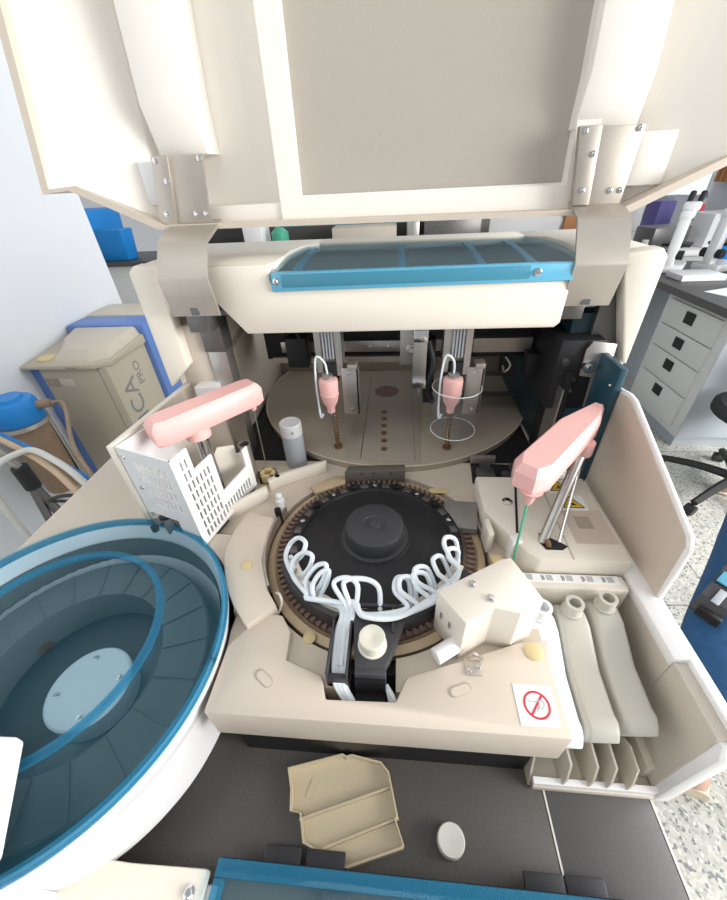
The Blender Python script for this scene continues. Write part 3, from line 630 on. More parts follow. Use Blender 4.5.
part('bar_inset', MB().prism([(-.192, 1.356), (.205, 1.359), (.205, 1.378), (-.192, 1.376)], YB-.0075, YB-.004, .001, axis='y'), 'bluebar', vb)
screw(vb, (-.201, YB-.006, 1.366), (0, -1, 0), .006); screw(vb, (.216, YB-.006, 1.368), (0, -1, 0), .006)
wn = []
for t in range(9):
    yy = YB+.008+t*.03; zz = 1.379+.0075*math.sin(t/8*PI*.75)
    wn.append([(-.206+.03*(t/8)**2, yy, zz), (.288-.03*(t/8)**2, yy, zz), (.288-.03*(t/8)**2, yy, zz+.002), (-.206+.03*(t/8)**2, yy, zz+.002)])
gw = part('bridge_window', MB().loft(wn), 'blueglass', A, 'blue tinted curved window')
for q in (-.18, .0, .13, .21):
    part('window_rib', MB().loft([[(q, YB+.02+t*.03, 1.372+.0065*math.sin(t/7*PI*.7)), (q+.012, YB+.02+t*.03, 1.372+.0065*math.sin(t/7*PI*.7)), (q+.012, YB+.02+t*.03, 1.377+.0065*math.sin(t/7*PI*.7)), (q, YB+.02+t*.03, 1.377+.0065*math.sin(t/7*PI*.7))] for t in range(8)]), 'bluebar', gw)
# --- lid
ld = []
def xl(x): return x
OUT = [(-.405, 1.440), (.352, 1.436), (.365, 1.438), (.480, 1.497), (.56, 1.505), (.50, 2.08), (-.43, 2.08), (-.588, 1.499), (-.541, 1.501), (-.418, 1.441)]
OUT = [(-.405, 1.440), (.352, 1.436), (.485, 1.498), (.555, 1.505), (.47, 2.05), (-.46, 2.05), (-.590, 1.499), (-.541, 1.502)]
lidb = MB().prism([(-.41, 1.444), (.357, 1.440), (.46, 1.51), (.46, 2.045), (-.44, 2.045), (-.50, 1.51)], .792, .806, axis='y')
lid = part('lid', lidb, 'lidcream', A, 'raised cream lid')
# slanting side wings, facing inwards
wl = MB().loft([[(-.398, .792, 1.47), (-.398, .792, 2.04), (-.45, .715, 2.05), (-.586, .715, 1.502), (-.541, .715, 1.507), (-.405, .74, 1.446)][::-1], [(-.398, .806, 1.47), (-.398, .806, 2.04), (-.46, .73, 2.05), (-.592, .73, 1.500), (-.541, .73, 1.500), (-.405, .75, 1.440)][::-1]])
part('lid_wing', wl, 'lidcream', lid)
wl = MB().loft([[(.350, .792, 1.47), (.350, .792, 2.04), (.44, .715, 2.05), (.552, .715, 1.506), (.485, .715, 1.503), (.355, .74, 1.442)], [(.350, .806, 1.47), (.350, .806, 2.04), (.45, .73, 2.05), (.558, .73, 1.504), (.485, .73, 1.498), (.355, .75, 1.436)]])
part('lid_wing', wl, 'lidcream', lid)
# rim lip around the outside
n = len(OUT); lip = MB()
cx, cz = -.02, 1.75
inn = [(cx+(x-cx)*.975, cz+(z-cz)*.975) for x, z in OUT]
lip.loft([[(x, .712, z) for x, z in OUT], [(x, .80, z) for x, z in OUT], [(x, .80, z) for x, z in inn], [(x, .712, z) for x, z in inn], [(x, .712, z) for x, z in OUT]], cap=False)
part('lid_rim', lip, 'beige2', lid)
def frame(mb, x0b, x1b, zb, x0t, x1t, zt, w, y0, y1):
    o = [(x0b, zb), (x1b, zb), (x1t, zt), (x0t, zt)]; i = [(x0b+w, zb+w), (x1b-w, zb+w), (x1t-w, zt-w), (x0t+w, zt-w)]
    mb.loft([[(x, y0, z) for x, z in o], [(x, y1, z) for x, z in o], [(x, y1, z) for x, z in i], [(x, y0, z) for x, z in i], [(x, y0, z) for x, z in o]], cap=False); return mb
part('lid_window_frame', frame(MB(), -.198, .294, 1.442, -.192, .272, 2.04, .034, .742, .7915), 'lidcream', lid)
part('lid_window_bead', frame(MB(), -.1745, .2745, 1.4685, -.169, .254, 2.02, .010, .752, .79), 'white', lid)
part('lid_window', MB().prism([(-.168, 1.475), (.268, 1.475), (.248, 2.015), (-.163, 2.015)], .764, .790, axis='y'), 'lidpanel', lid, 'frosted beige lid window')
part('lid_lower_rail', MB().box(-.36, .325, .7475, .792, 1.4405, 1.470, .003), 'lidcream', lid)
part('lid_blue_edge', MB().box(-.205, .262, .743, .79, 1.4345, 1.4385), 'bluebar', lid, 'thin blue lower edge')
part('lid_rib', MB().loft([[(-.384, .742, 1.54), (-.304, .742, 1.54), (-.302, .792, 1.54), (-.386, .792, 1.54)], [(-.384, .722, 1.60), (-.306, .722, 1.60), (-.304, .792, 1.60), (-.386, .792, 1.60)], [(-.36, .722, 2.04), (-.283, .722, 2.04), (-.281, .792, 2.04), (-.362, .792, 2.04)]], .002), 'lidcream', lid)
part('lid_rib', MB().loft([[(.254, .745, 1.542), (.342, .745, 1.542), (.344, .792, 1.542), (.252, .792, 1.542)], [(.256, .728, 1.60), (.340, .728, 1.60), (.342, .792, 1.60), (.254, .792, 1.60)], [(.238, .728, 2.04), (.312, .728, 2.04), (.314, .792, 2.04), (.236, .792, 2.04)]], .002), 'lidcream', lid)
part('lid_pocket', MB().box(-.425, -.385, .738, .792, 1.475, 1.535, .002), 'white', lid)
part('lid_pocket', MB().box(.342, .40, .738, .792, 1.47, 1.535, .002), 'lidcream', lid)
# hinge plates with bent straps
for sgn, pl, st_, prof in ((-1, [(-.387, 1.540), (-.305, 1.540), (-.318, 1.446), (-.405, 1.444)], (-.385, -.302), [(.735, 1.450), (.719, 1.446), (.657, 1.428), (.623, 1.380), (.636, 1.317)]),
                     (1, [(.253, 1.544), (.344, 1.542), (.340, 1.446), (.268, 1.449)], (.268, .345), [(.735, 1.452), (.721, 1.447), (.684, 1.433), (.652, 1.377), (.670, 1.310)])):
    hpz = part('hinge_plate', MB().prism(pl, .722, .727, .001, axis='y').prism([pl[0], ((pl[0][0]*2+pl[1][0])/3, pl[0][1]), ((pl[3][0]*2+pl[2][0])/3, pl[3][1]), pl[3]], .716, .724, .001, axis='y'), 'steelwarm', A)
    for k, (u, v) in enumerate(((.08, .06), (.92, .06), (.25, .34), (.15, .80), (.72, .82), (.92, .82))):
        xa = pl[0][0]+(pl[1][0]-pl[0][0])*u; xb = pl[3][0]+(pl[2][0]-pl[3][0])*u
        screw(hpz, (xa+(xb-xa)*v, .716 if u < .33 else .722, pl[0][1]+(pl[3][1]-pl[0][1])*v), (0, -1, 0), .0042)
    x0, x1 = st_; rings = []; L = len(prof)
    q = [Vector((0, a, b)) for a, b in prof]; fine = []
    for i in range(L-1):
        fine += [q[i].lerp(q[i+1], t) for t in (.03, .5, .97)]
    for i, p_ in enumerate(fine):
        t = (fine[min(i+1, len(fine)-1)]-fine[max(i-1, 0)]).normalized(); nn = Vector((0, -t.z, t.y))*.0022
        dx = 0 if i < len(fine)-3 else 0
        a, b = p_+nn, p_-nn
        rings.append([(x0, a.y, a.z), (x1, a.y, a.z), (x1, b.y, b.z), (x0, b.y, b.z)])
    sp = part('hinge_strap', MB().loft(rings), 'steelwarm', A)
    e = fine[-1]; xm = (x0+x1)/2
    part('strap_notch', MB().box(xm-.007, xm+.006, e.y-.0052, e.y-.001, e.z+.002, e.z+.020), 'gunmetal', sp)
    part('strap_bracket', MB().box(x0+.012, x1-.03, e.y+.012, .71, 1.285, e.z+.002, .002), 'gunmetal', hf if sgn > 0 else pl_)

# --- reagent drum on the left with blue clear lid
DC = (-.452, .211)
dr = part('reagent_drum', MB().lathe([(.178, .80), (.180, .805), (.214, .975), (.222, .985), (.2265, 1.005), (.2265, 1.012), (.220, 1.013), (.217, 1.006), (.212, .985), (.205, .86), (.02, .86)], DC, 96), 'drumshaded', A)
inside = part('drum_interior', MB().lathe([(.2105, .99), (.204, .866), (.01, .866)], DC, 72, cap=False), 'smoke', dr)
part('reagent_tray', MB().lathe([(.185, .88), (.185, .955), (.182, .957), (.12, .957), (.12, .90)], DC, 72, cap=False), 'smoke', dr)
sp_ = MB()
for i in range(20):
    a = 2*PI*i/20; sp_.obox((DC[0]+.152*math.cos(a), DC[1]+.152*math.sin(a), .9575), (.06, .0025, .004), rz=a)
part('tray_dividers', sp_, 'smoke', dr)
hub = part('hub_plate', MB().lathe([(.058, .87), (.058, .904), (.055, .906), (.01, .906)], DC, 48), 'bottlewhite', dr, 'pale round hub under the blue lid')
for a in (20, 110, 200, 290): screw(dr, (DC[0]+.042*math.cos(math.radians(a)), DC[1]+.042*math.sin(math.radians(a)), .906), (0, 0, 1), .005)
dl = part('drum_lid', MB().lathe([(.2255, 1.010), (.2255, 1.022), (.221, 1.0265), (.19, 1.0285), (.155, 1.0285), (.147, 1.0345), (.139, 1.0305), (.138, 1.0215), (.01, 1.0205), (.01, 1.0235), (.135, 1.0245), (.136, 1.032), (.147, 1.0375), (.157, 1.0315), (.19, 1.0315), (.222, 1.0295), (.2285, 1.023), (.2285, 1.010)], DC, 96, cap=False), 'blueclear', dr, 'round blue transparent lid')
part('lid_ridge', MB().arc(DC, .1365, .1455, 1.0285, 1.0345, 0, 2*PI, 72), 'bluerim', dr)
part('lid_edge', MB().arc(DC, .2205, .2275, 1.0125, 1.0225, 0, 2*PI, 96), 'bluerim', dr)

# ================================================================== front module (white top with blue lid)
FM = thing('white_benchtop_module', 'white screwed-down module with blue clear lid at the front edge of the bench', 'lab module', (-.1, -.1, .80))
part('body', MB().box(-.55, .33, -.28, .040, .80, .855, .004), 'white', FM)
tpn = part('top_panel', MB().prism([(-.418, -.28), (-.21, -.28), (-.209, .050), (-.300, .048), (-.398, .050), (-.412, .043)], .855, .872, .003), 'cream', FM)
part('top_panel', MB().prism([(-.56, -.28), (-.419, -.28), (-.413, .043), (-.43, .030), (-.56, .030)], .855, .871, .003), 'cream', FM)
for q in ((-.385, .029), (-.222, .031), (-.428, .020)): screw(tpn, (*q, .872), (0, 0, 1), .0065)
part('raised_cover', MB().prism([(-.52, .104), (-.378, .108), (-.330, .030), (-.330, .0), (-.52, 0)], 1.045, 1.06, .003).box(-.52, -.37, -.1, .02, .87, 1.046), 'white', FM)
bl = part('blue_lid', MB().box(-.198, .262, -.20, .058, .870, .875, .002), 'blueclear', FM, 'blue clear flat lid')
part('lid_border', MB().box(-.198, .262, .044, .059, .8745, .878, .001).box(-.198, -.185, -.20, .0435, .8745, .878, .001), 'bluerim', bl)
part('under_lid_deck', MB().box(-.195, .259, -.20, .050, .855, .862), 'browngrey', FM)
for q in (-.075, .13): part('lid_catch', MB().box(q, q+.03, .02, .045, .862, .8695, .001), 'gunmetal', FM)
for x0, x1 in ((-.160, -.113), (-.106, -.058), (.155, .200), (.202, .247)):
    part('hinge_leaf', MB().box(x0, x1, .052, .080, .8155, .8225, .0015) , 'charcoal', FM)
part('hinge_bar', MB().box(-.195, .262, .0505, .0605, .80, .869), 'blackgloss', FM)

# ================================================================== loose things on the bench
TR = thing('moulded_tray', 'small beige moulded plastic tray lying on the black bench in front of the analyzer', 'tray', (-.06, .125, .8))
P = [(-.155, .161), (-.076, .183), (-.070, .1805), (-.062, .183), (-.018, .177), (-.006, .166), (.007, .120), (.004, .117), (.015, .093), (.013, .090), (-.057, .068), (-.117, .086), (-.127, .114), (-.141, .115), (-.1455, .138)]
P = [(x*.983, yy*.983) for x, yy in P]
part('tray_base', MB().prism(P, .8003, .8035), 'tray', TR)
c0 = Vector((-.06, .125)); wall = MB()
inn = [(c0.x+(x-c0.x)*.965, c0.y+(yy-c0.y)*.955) for x, yy in P]
wall.loft([[(*q, .8003) for q in P], [(*q, .815) for q in P], [(*q, .815) for q in inn], [(*q, .803) for q in inn], [(*q, .8003) for q in P]], cap=False)
part('tray_rim', wall, 'tray', TR)
part('tray_rib', MB().wall((-.124, .105), (-.001, .147), [(0, .803), (.13, .803), (.13, .812), (0, .812)], .0025), 'tray', TR)
part('tray_rib', MB().wall((-.088, .081), (.008, .116), [(0, .803), (.102, .803), (.102, .811), (0, .811)], .0025), 'tray', TR)
part('embossed_mark', MB().prism([(-.122, .131), (-.118, .130), (-.114, .141), (-.105, .138), (-.102, .146), (-.115, .151)], .8033, .8043), 'tray', TR)
tag(part('screw_cap', MB().lathe([(.0165, .8003), (.0175, .803), (.0175, .812), (.016, .8145), (.012, .8142), (.002, .8135)], (.074, .101), 40), 'capwhite'), 'round off-white screw cap lying upside on the black bench', 'cap')
VB = thing('cleaning_bottle', 'small blue-grey cylindrical bottle with pale cap standing left of the tan disc', 'bottle', (-.222, .652, DK))
part('bottle_body', MB().lathe([(.0215, DK), (.0225, .988), (.0225, 1.066)], (-.222, .652), 32), 'vial', VB)
part('cap', MB().lathe([(.0228, 1.066), (.0228, 1.092), (.0215, 1.094), (.017, 1.094), (.016, 1.0932), (.002, 1.0932)], (-.222, .652), 32), 'vialcap', VB, 'pale grey cap')
part('printed_dot', MB().cyl((-.2135, .631, 1.080), (-.2132, .6290, 1.080), .0022, seg=10), 'print', VB)
# reagent bottles in the bay
def bottle(x, m, label, dy=0, dz=0):
    w = .0198
    B = thing('reagent_bottle', label, 'bottle', (x, .25, .812), 'wedge reagent bottles in the right bay')
    prof = [(.212, .824), (.222, .8145), (.330, .8145), (.338, .83), (.338, .955), (.335, .975), (.318, .988), (.300, .986), (.262, .968), (.250, .962), (.200, .956), (.190, .958), (.182, .953), (.176, .944)]
    prof = [(a+dy, b) for a, b in prof]
    rings = []
    for k, ins in ((-1, .007), (-.86, .0015), (-.7, 0), (.7, 0), (.86, .0015), (1, .007)):
        cy, cz = .255+dy, .89
        rings.append([(x+k*w, cy+(a-cy)*(1-ins*8), cz+(b-cz)*(1-ins*8)) for a, b in prof])
    part('body', MB().loft(rings), m, B, smooth=50)
    ny = .318+dy
    part('neck', MB().lathe([(.0125, .972), (.0125, .986), (.0140, .987), (.0140, .991), (.0115, .992), (.0112, 1.003), (.0122, 1.004), (.0122, 1.008), (.0078, 1.008), (.0075, .992), (.002, .988)], (x, ny), 32), m, B)
    return B
bottle(.2050, 'bottlewhite', 'white wedge-shaped bottle in the bay, half covered by the detector box corner', -.008)
bottle(.2500, 'bottle', 'milky wedge-shaped bottle in the middle of the three in the bay')
bottle(.2985, 'bottle', 'milky wedge-shaped bottle nearest the right wall of the bay', .010)

# ================================================================== left of the analyzer: purifier, filter, hoses
WP = thing('water_purifier', 'putty-coloured floor-standing water purifier with blue band and humped top by the left wall', 'water purifier', (-1.28, 1.45, 0))
part('cabinet', MB().box(-1.42, -1.125, 1.285, 1.56, .03, .95, .012), 'medica', WP)
part('top_cover', MB().loft([[(-1.475, 1.265, .945), (-1.165, 1.265, .945), (-1.115, 1.30, .945), (-1.115, 1.56, .945), (-1.475, 1.56, .945)], [(-1.472, 1.268, .958), (-1.166, 1.268, .965), (-1.118, 1.30, .965), (-1.118, 1.56, .985), (-1.472, 1.56, .985)]], .006), 'medica', WP)
part('hump', MB().loft([[(-1.36, 1.30, .96), (-1.185, 1.28, .96), (-1.12, 1.32, .96), (-1.12, 1.56, .96), (-1.44, 1.56, .96), (-1.44, 1.46, .96)], [(-1.33, 1.36, 1.0), (-1.20, 1.33, 1.005), (-1.14, 1.36, 1.005), (-1.14, 1.56, 1.02), (-1.42, 1.56, 1.02), (-1.42, 1.48, 1.0)]], .012), 'medica2', WP)
part('blue_band', MB().box(-1.468, -1.105, 1.56, 1.70, .03, 1.024, .012), 'medblue', WP, 'violet blue middle band')
part('rear_cover', MB().box(-1.465, -1.112, 1.70, 1.90, .03, 1.03, .014), 'medica2', WP)
part('side_strip', MB().box(-1.474, -1.421, 1.305, 1.559, .03, .944, .003), 'medblue', WP)
part('button', MB().lathe([(.035, .958), (.035, .968), (.03, .972)], (-1.40, 1.335), 24), 'yellowplug', WP, 'yellow push button')
part('button', MB().lathe([(.03, 1.03), (.03, 1.04), (.026, 1.043)], (-1.17, 1.78), 24), 'yellowplug', WP)
part('seam', MB().box(-1.163, -1.1615, 1.2835, 1.2855, .03, .945), 'print', WP)
part('display', MB().box(-1.345, -1.29, 1.282, 1.2855, .862, .90, .001), 'medica2', WP)
g = MB()
for i in range(4): g.box(-1.405+.014*i, -1.400+.014*i, 1.282, 1.2855, .865, .90)
for i in range(4): g.box(-1.275+.014*i, -1.270+.014*i, 1.262, 1.266, .947, .957)
part('vent_slots', g, 'tan2', WP)
mt_ = Matrix(((0, 0, 1, -1.1245), (0, 1, 0, 0), (0, 0, 0, 0), (0, 0, 0, 1)))
def side_text(txt, size, yy, zz):
    # reads upwards on the right-hand side face
    m4 = Matrix(((0, 0, 1, -1.1250), (0, -1, 0, yy), (1, 0, 0, zz), (0, 0, 0, 1)))
    return text_mb(txt, m4, size)
part('lettering', side_text('MEDICA', .118, 1.405, .43), 'print', WP)
part('lettering', side_text('PRO', .055, 1.465, .80), 'print', WP)
WF = thing('water_filter', 'clear brown water filter housing with bright blue cap by the left wall', 'water filter', (-1.30, 1.06, .40))
fc = (-1.365, 1.075)
part('filter_cap', MB().lathe([(.02, .93), (.042, .93), (.045, .92), (.066, .915), (.074, .90), (.078, .845), (.074, .835)], fc, 32), 'blue', WF, 'bright blue cap')
part('clamp_ring', MB().lathe([(.072, .820), (.083, .820), (.083, .835), (.072, .835)], fc, 32, cap=False), 'steelwarm', WF)
part('housing', MB().lathe([(.055, .52), (.06, .53), (.068, .82)], fc, 32), 'filter', WF)
part('port', MB().cyl((-1.30, 1.10, .885), (-1.255, 1.115, .885), .015), 'filter', WF)
part('stand_pole', MB().box(-1.40, -1.34, 1.145, 1.16, 0, .84, .002), 'steel', WF)
TP = thing('folded_tripod', 'folded dark metal tripod stand leaning beside the water filter', 'stand', (-.98, .80, 0))
part('hub', MB().cyl((-1.13, .80, .76), (-1.13, .80, .84), .022), 'rubber', TP)
for q in ((-1.16, .70), (-1.02, .84), (-1.20, .92)): part('leg', MB().tube([(-1.13, .80, .80), ((-1.13*2+q[0])/3, (.80*2+q[1])/3, .50), (q[0], q[1], .006)], .012, 8, 4), 'gunmetal', TP)
part('rod', MB().cyl((-1.13, .80, .84), (-1.16, .79, .93), .010), 'steel', TP)
hz = [('beige corrugated hose crossing in front of the water filter', 'hosebeige', [(-1.46, .95, .93), (-1.243, .883, .885), (-1.0, .77, .88), (-.824, .665, .86), (-.74, .62, .7)], .009),
      ('white hose arching over the tripod towards the analyzer', 'hosewhite', [(-1.10, .68, .60), (-1.12, .705, .86), (-1.075, .80, .90), (-.95, .76, .90), (-.815, .69, .87), (-.73, .66, .7)], .009),
      ('pair of thin brown pipes running down beside the putty-coloured purifier', 'filter', [(-1.255, 1.115, .885), (-1.19, 1.10, .885), (-1.0, .88, .87), (-.80, .705, .87), (-.72, .66, .7)], .007),
      ('blue hose looping below the blue filter cap', 'blue', [(-1.40, .98, .86), (-1.25, .93, .84), (-1.05, .84, .84), (-.83, .73, .84), (-.74, .70, .7)], .006),
      ('thin black cable curving below the filter housing', 'rubber', [(-1.15, .93, .55), (-1.05, .80, .70), (-.95, .68, .82), (-.835, .66, .86), (-.76, .64, .8)], .005),
      ('grey cable along the floor in the left corner', 'gunmetal', [(-1.46, .9, .03), (-1.35, .80, .02), (-1.15, .70, .02), (-.9, .6, .02)], .016)]
for lb, m, pts, r_ in hz: tag(part('hose' if 'cable' not in lb else 'cable', MB().tube(pts, r_, 10, 8), m), lb, 'hose' if 'cable' not in lb else 'cable')

# ================================================================== behind: bench, boxes
RB = thing('rear_bench', 'long dark-topped bench behind the analyzer', 'bench', (-.8, 4.4, 0))
part('worktop', MB().box(-4.2, 1.0, 4.02, 4.75, .86, .90, .004), 'bench', RB)
part('carcass', MB().box(-4.2, 1.0, 4.08, 4.72, .08, .86, .003), 'cab', RB)
part('plinth', MB().box(-4.15, .95, 4.12, 4.7, 0, .08), 'cabgrey', RB)
tag(part('black_panel', MB().box(-2.35, .95, 4.66, 4.70, .9005, 1.10, .003), 'bench'), 'long low black panel standing along the back of the far bench', 'panel')
tag(part('plastic_crate', MB().loft([[(-3.9, 4.22, .90), (-3.12, 4.22, .90), (-3.12, 4.7, .90), (-3.9, 4.7, .90)], [(-3.95, 4.18, 1.35), (-3.10, 4.18, 1.35), (-3.10, 4.74, 1.35), (-3.95, 4.74, 1.35)]], .02), 'blue'), 'large bright blue crate on the far bench beside the grey wall end', 'crate')
tag(part('crate', MB().loft([[(-3.05, 4.12, .90), (-2.78, 4.12, .90), (-2.78, 4.3, .90), (-3.05, 4.3, .90)], [(-3.07, 4.10, 1.18), (-2.76, 4.10, 1.18), (-2.76, 4.32, 1.18), (-3.07, 4.32, 1.18)]], .015), 'blue'), 'smaller bright blue box in front of the large blue crate', 'box')
for (x0, x1, y0, h, m, lb) in ((-1.55, -1.36, 4.2, .34, 'paper', 'white carton on the far bench left of the green bottle'), (-.66, -.02, 4.25, .20, 'medica2', 'long beige instrument on the far bench behind the bridge window'), (.08, .20, 4.2, .30, 'steel', 'small silver box on the far bench'), (.25, .80, 4.3, .26, 'gunmetal', 'dark grey instrument with slots on the far bench')):
    tag(part('instrument' if 'instrument' in lb else 'carton' if 'carton' in lb else 'metal_box', MB().box(x0, x1, y0, y0+.3, .90, .90+h, .01), m), lb, 'instrument' if 'instrument' in lb else 'box')
tag(part('green_bottle', MB().lathe([(.08, .90), (.085, .92), (.085, 1.08), (.03, 1.13), (.03, 1.17)], (-1.20, 4.3), 24), 'green'), 'green-topped bottle on the far bench behind the analyzer bridge', 'bottle')
tag(part('white_board', MB().box(.98, 1.75, 4.9, 4.95, 0, 1.55, .01), 'paper'), 'white board standing behind the far bench, seen over the bridge', 'board')
tag(part('wooden_post', MB().box(1.80, 1.95, 4.92, 5.0, 0, 1.9, .005), 'wood'), 'orange wooden post behind the far bench, left of the right hinge', 'post')

# ================================================================== right: drawer cabinet, worktop, microscopes
DC_ = thing('drawer_cabinet', 'pale grey four-drawer laboratory cabinet below the right window bench', 'cabinet', (2.05, 2.36, 0))
part('carcass', MB().box(1.725, 2.35, 2.08, 2.66, .10, .835, .003), 'cab', DC_)
part('plinth', MB().box(1.770, 2.35, 2.13, 2.64, 0, .10), 'cabgrey', DC_)
part('side_panel', MB().box(1.728, 2.34, 2.076, 2.0805, .105, .83), 'cabgrey', DC_)
for z0, z1 in ((.655, .80), (.515, .648), (.345, .508), (.150, .338)):
    d = part('drawer', MB().box(1.708, 1.726, 2.14, 2.61, z0, z1, .002), 'cab', DC_)
    part('handle', MB().box(1.702, 1.712, 2.335, 2.415, z1-.085 if z1 < .7 else z1-.09, z1-.025), 'black', d, 'black square recessed pull')
WT = thing('window_worktop', 'dark grey worktop along the right windows', 'worktop', (2.3, 2.6, .835))
part('slab', MB().box(1.655, 2.62, 2.02, 3.3, .838, .88, .004), 'bench2', WT)
part('support_panel', MB().box(1.75, 2.5, 3.2, 3.25, 0, .838), 'cabgrey', WT)
def microscope(x, yy, rz, label):
    Mi = thing('microscope', label, 'microscope', (x, yy, .88), 'microscopes on the window worktop'); Rm = Matrix.Rotation(rz, 3, 'Z')
    def w(px, py, pz): v = Rm @ Vector((px, py, 0)); return (x+v.x, yy+v.y, .88+pz)
    part('base', MB().obox(w(0, 0, .025), (.17, .24, .05), rz, .012), 'mic', Mi)
    part('arm', MB().obox(w(0, .09, .19), (.06, .06, .30), rz, .012).obox(w(0, .05, .335), (.07, .15, .05), rz, .012), 'mic', Mi)
    part('stage', MB().obox(w(0, -.02, .16), (.16, .14, .018), rz, .003), 'black', Mi)
    part('head', MB().obox(w(0, -.01, .375), (.09, .09, .05), rz, .012), 'mic', Mi)
    for k in (-.028, .028): part('eyepiece', MB().cyl(w(k, -.04, .39), w(k, -.11, .44), .015, .018), 'black', Mi)
    part('turret', MB().cyl(w(0, -.02, .33), w(0, -.02, .295), .035), 'gunmetal', Mi)
    for a in (0, 2.1, 4.2): part('objective', MB().cyl(w(.018*math.cos(a), -.02+.018*math.sin(a), .295), w(.026*math.cos(a), -.02+.026*math.sin(a), .24), .011, .008), 'chrome', Mi)
    for k in (-1, 1): part('focus_knob', MB().cyl(w(k*.03, .09, .11), w(k*.065, .09, .11), .028), 'black', Mi)
microscope(1.86, 3.0, 2.5, 'white microscope with black stage nearest the drawer cabinet end of the worktop')
microscope(2.30, 2.62, 2.2, 'white microscope further right on the window worktop')
tag(part('slide_tray', MB().box(1.76, 2.02, 2.66, 2.84, .881, .915, .004), 'mic'), 'shallow white tray in front of the nearer microscope', 'tray')
microscope(2.15, 2.98, 2.0, 'white microscope standing between the other two on the window worktop')
for k, (bx, by, bm_, lb) in enumerate(((2.38, 3.10, 'clear', 'clear glass bottle behind the microscopes'), (2.28, 3.16, 'blue', 'small blue bottle behind the microscopes'), (1.74, 3.16, 'capwhite', 'off-white jar at the far left corner of the window worktop'))):
    tag(part('glass_bottle' if k == 0 else 'bottle' if k == 1 else 'jar', MB().lathe([(.045, .8805), (.05, .89), (.05, .99), (.02, 1.02), (.02, 1.05)], (bx, by), 20), bm_), lb, 'bottle' if k < 2 else 'jar')
tag(part('plastic_bag', MB().ball((2.02, 2.52, .905), .09, (1.2, .8, .28)), 'clear'), 'crumpled clear plastic bag on the front of the window worktop', 'bag')
tag(part('paper_sheets', MB().obox((1.90, 2.32, .8815), (.21, .297, .002), .4), 'paper'), 'white paper sheets lying on the window worktop', 'paper')
# a second, lower white bench farther back with more boxes
FB = thing('far_side_bench', 'long white bench farther back on the right', 'bench', (2.6, 4.6, 0))
part('worktop', MB().box(2.05, 3.25, 3.6, 6.5, .86, .90, .004), 'paper', FB)
part('carcass', MB().box(2.1, 3.2, 3.65, 6.45, 0, .86), 'cab', FB)
for (x, yy, s_, h, m, lb) in ((2.2, 3.80, (.32, .22), .16, 'gunmetal', 'dark grey box at the near end of the far white bench'), (2.62, 3.85, (.30, .25), .24, 'mic', 'white box beside the dark grey box on the far white bench'), (2.42, 4.35, (.16, .18), .30, 'purple', 'dark purple box behind the microscopes'), (2.75, 4.35, (.08, .08), .26, 'red', 'small red box on the far white bench'), (2.25, 4.9, (.5, .3), .42, 'paper', 'tall white instrument on the far white bench'), (2.85, 4.9, (.3, .3), .3, 'vial', 'blue-grey box at the back of the far white bench')):
    tag(part('storage_box', MB().obox((x, yy, .90+h/2), (*s_, h), .2, .01), m), lb, 'box')
cu = MB()
for i in range(14): cu.cyl((3.22+.02*(i % 2), 4.55+.035*i, 1.3), (3.22+.02*(i % 2), 4.55+.035*i, 2.6), .022, seg=8)
tag(part('curtain', cu, 'wood'), 'orange curtain hanging between the right windows', 'curtain')

# ================================================================== office chair
OC = thing('office_chair', 'dark grey office chair with black five-star base at the right edge', 'chair', (1.81, 1.68, 0))
cc = Vector((1.81, 1.68, 0))
part('column', MB().cyl((cc.x, cc.y, .10), (cc.x, cc.y, .40), .028), 'rubber', OC)
for i in range(5):
    a = math.radians(137+72*i); e = cc+Vector((math.cos(a), math.sin(a), 0))*.33
    lg = part('star_leg', MB().tube([(cc.x, cc.y, .115), tuple(cc.lerp(e, .5)+Vector((0, 0, .108))), tuple(e+Vector((0, 0, .075)))], lambda t: .026-.008*t, 8, 4), 'rubber', OC)
    part('caster', MB().cyl(tuple(e+Vector((-math.sin(a)*.022, math.cos(a)*.022, .028))), tuple(e+Vector((math.sin(a)*.022, -math.cos(a)*.022, .028))), .028, seg=18), 'rubber', lg)
part('seat', MB().loft([[(cc.x+.07+.24*k*math.cos(t), cc.y+.10+.24*k*math.sin(t), z) for t in [2*PI*i/28 for i in range(28)]] for k, z in ((.85, .40), (1, .42), (1, .455), (.9, .475))]), 'fabric', OC)
part('mechanism', MB().obox((cc.x, cc.y, .385), (.2, .16, .04), .3, .005), 'rubber', OC)
part('backrest', MB().loft([[(cc.x+.24+.03*k, cc.y+.10+.21*s_*math.sin(2*PI*i/24), .72+.24*s_*math.cos(2*PI*i/24)) for i in range(24)] for k, s_ in ((-1, .9), (-.5, 1), (.5, 1), (1, .9))]), 'fabric', OC)
part('back_support', MB().tube([(cc.x+.1, cc.y+.06, .385), (cc.x+.29, cc.y+.1, .40), (cc.x+.30, cc.y+.10, .70)], .02, 8), 'rubber', OC)
sh = thing('pale_shoe', 'pale pink shoe on the floor beside the office chair base', 'shoe', (1.80, 1.70, 0))
part('upper', MB().ball((1.825, 1.695, .035), .045, (1.7, .85, .85)), 'shoe', sh); part('sole', MB().ball((1.825, 1.695, .012), .047, (1.75, .9, .25)), 'sole', sh)

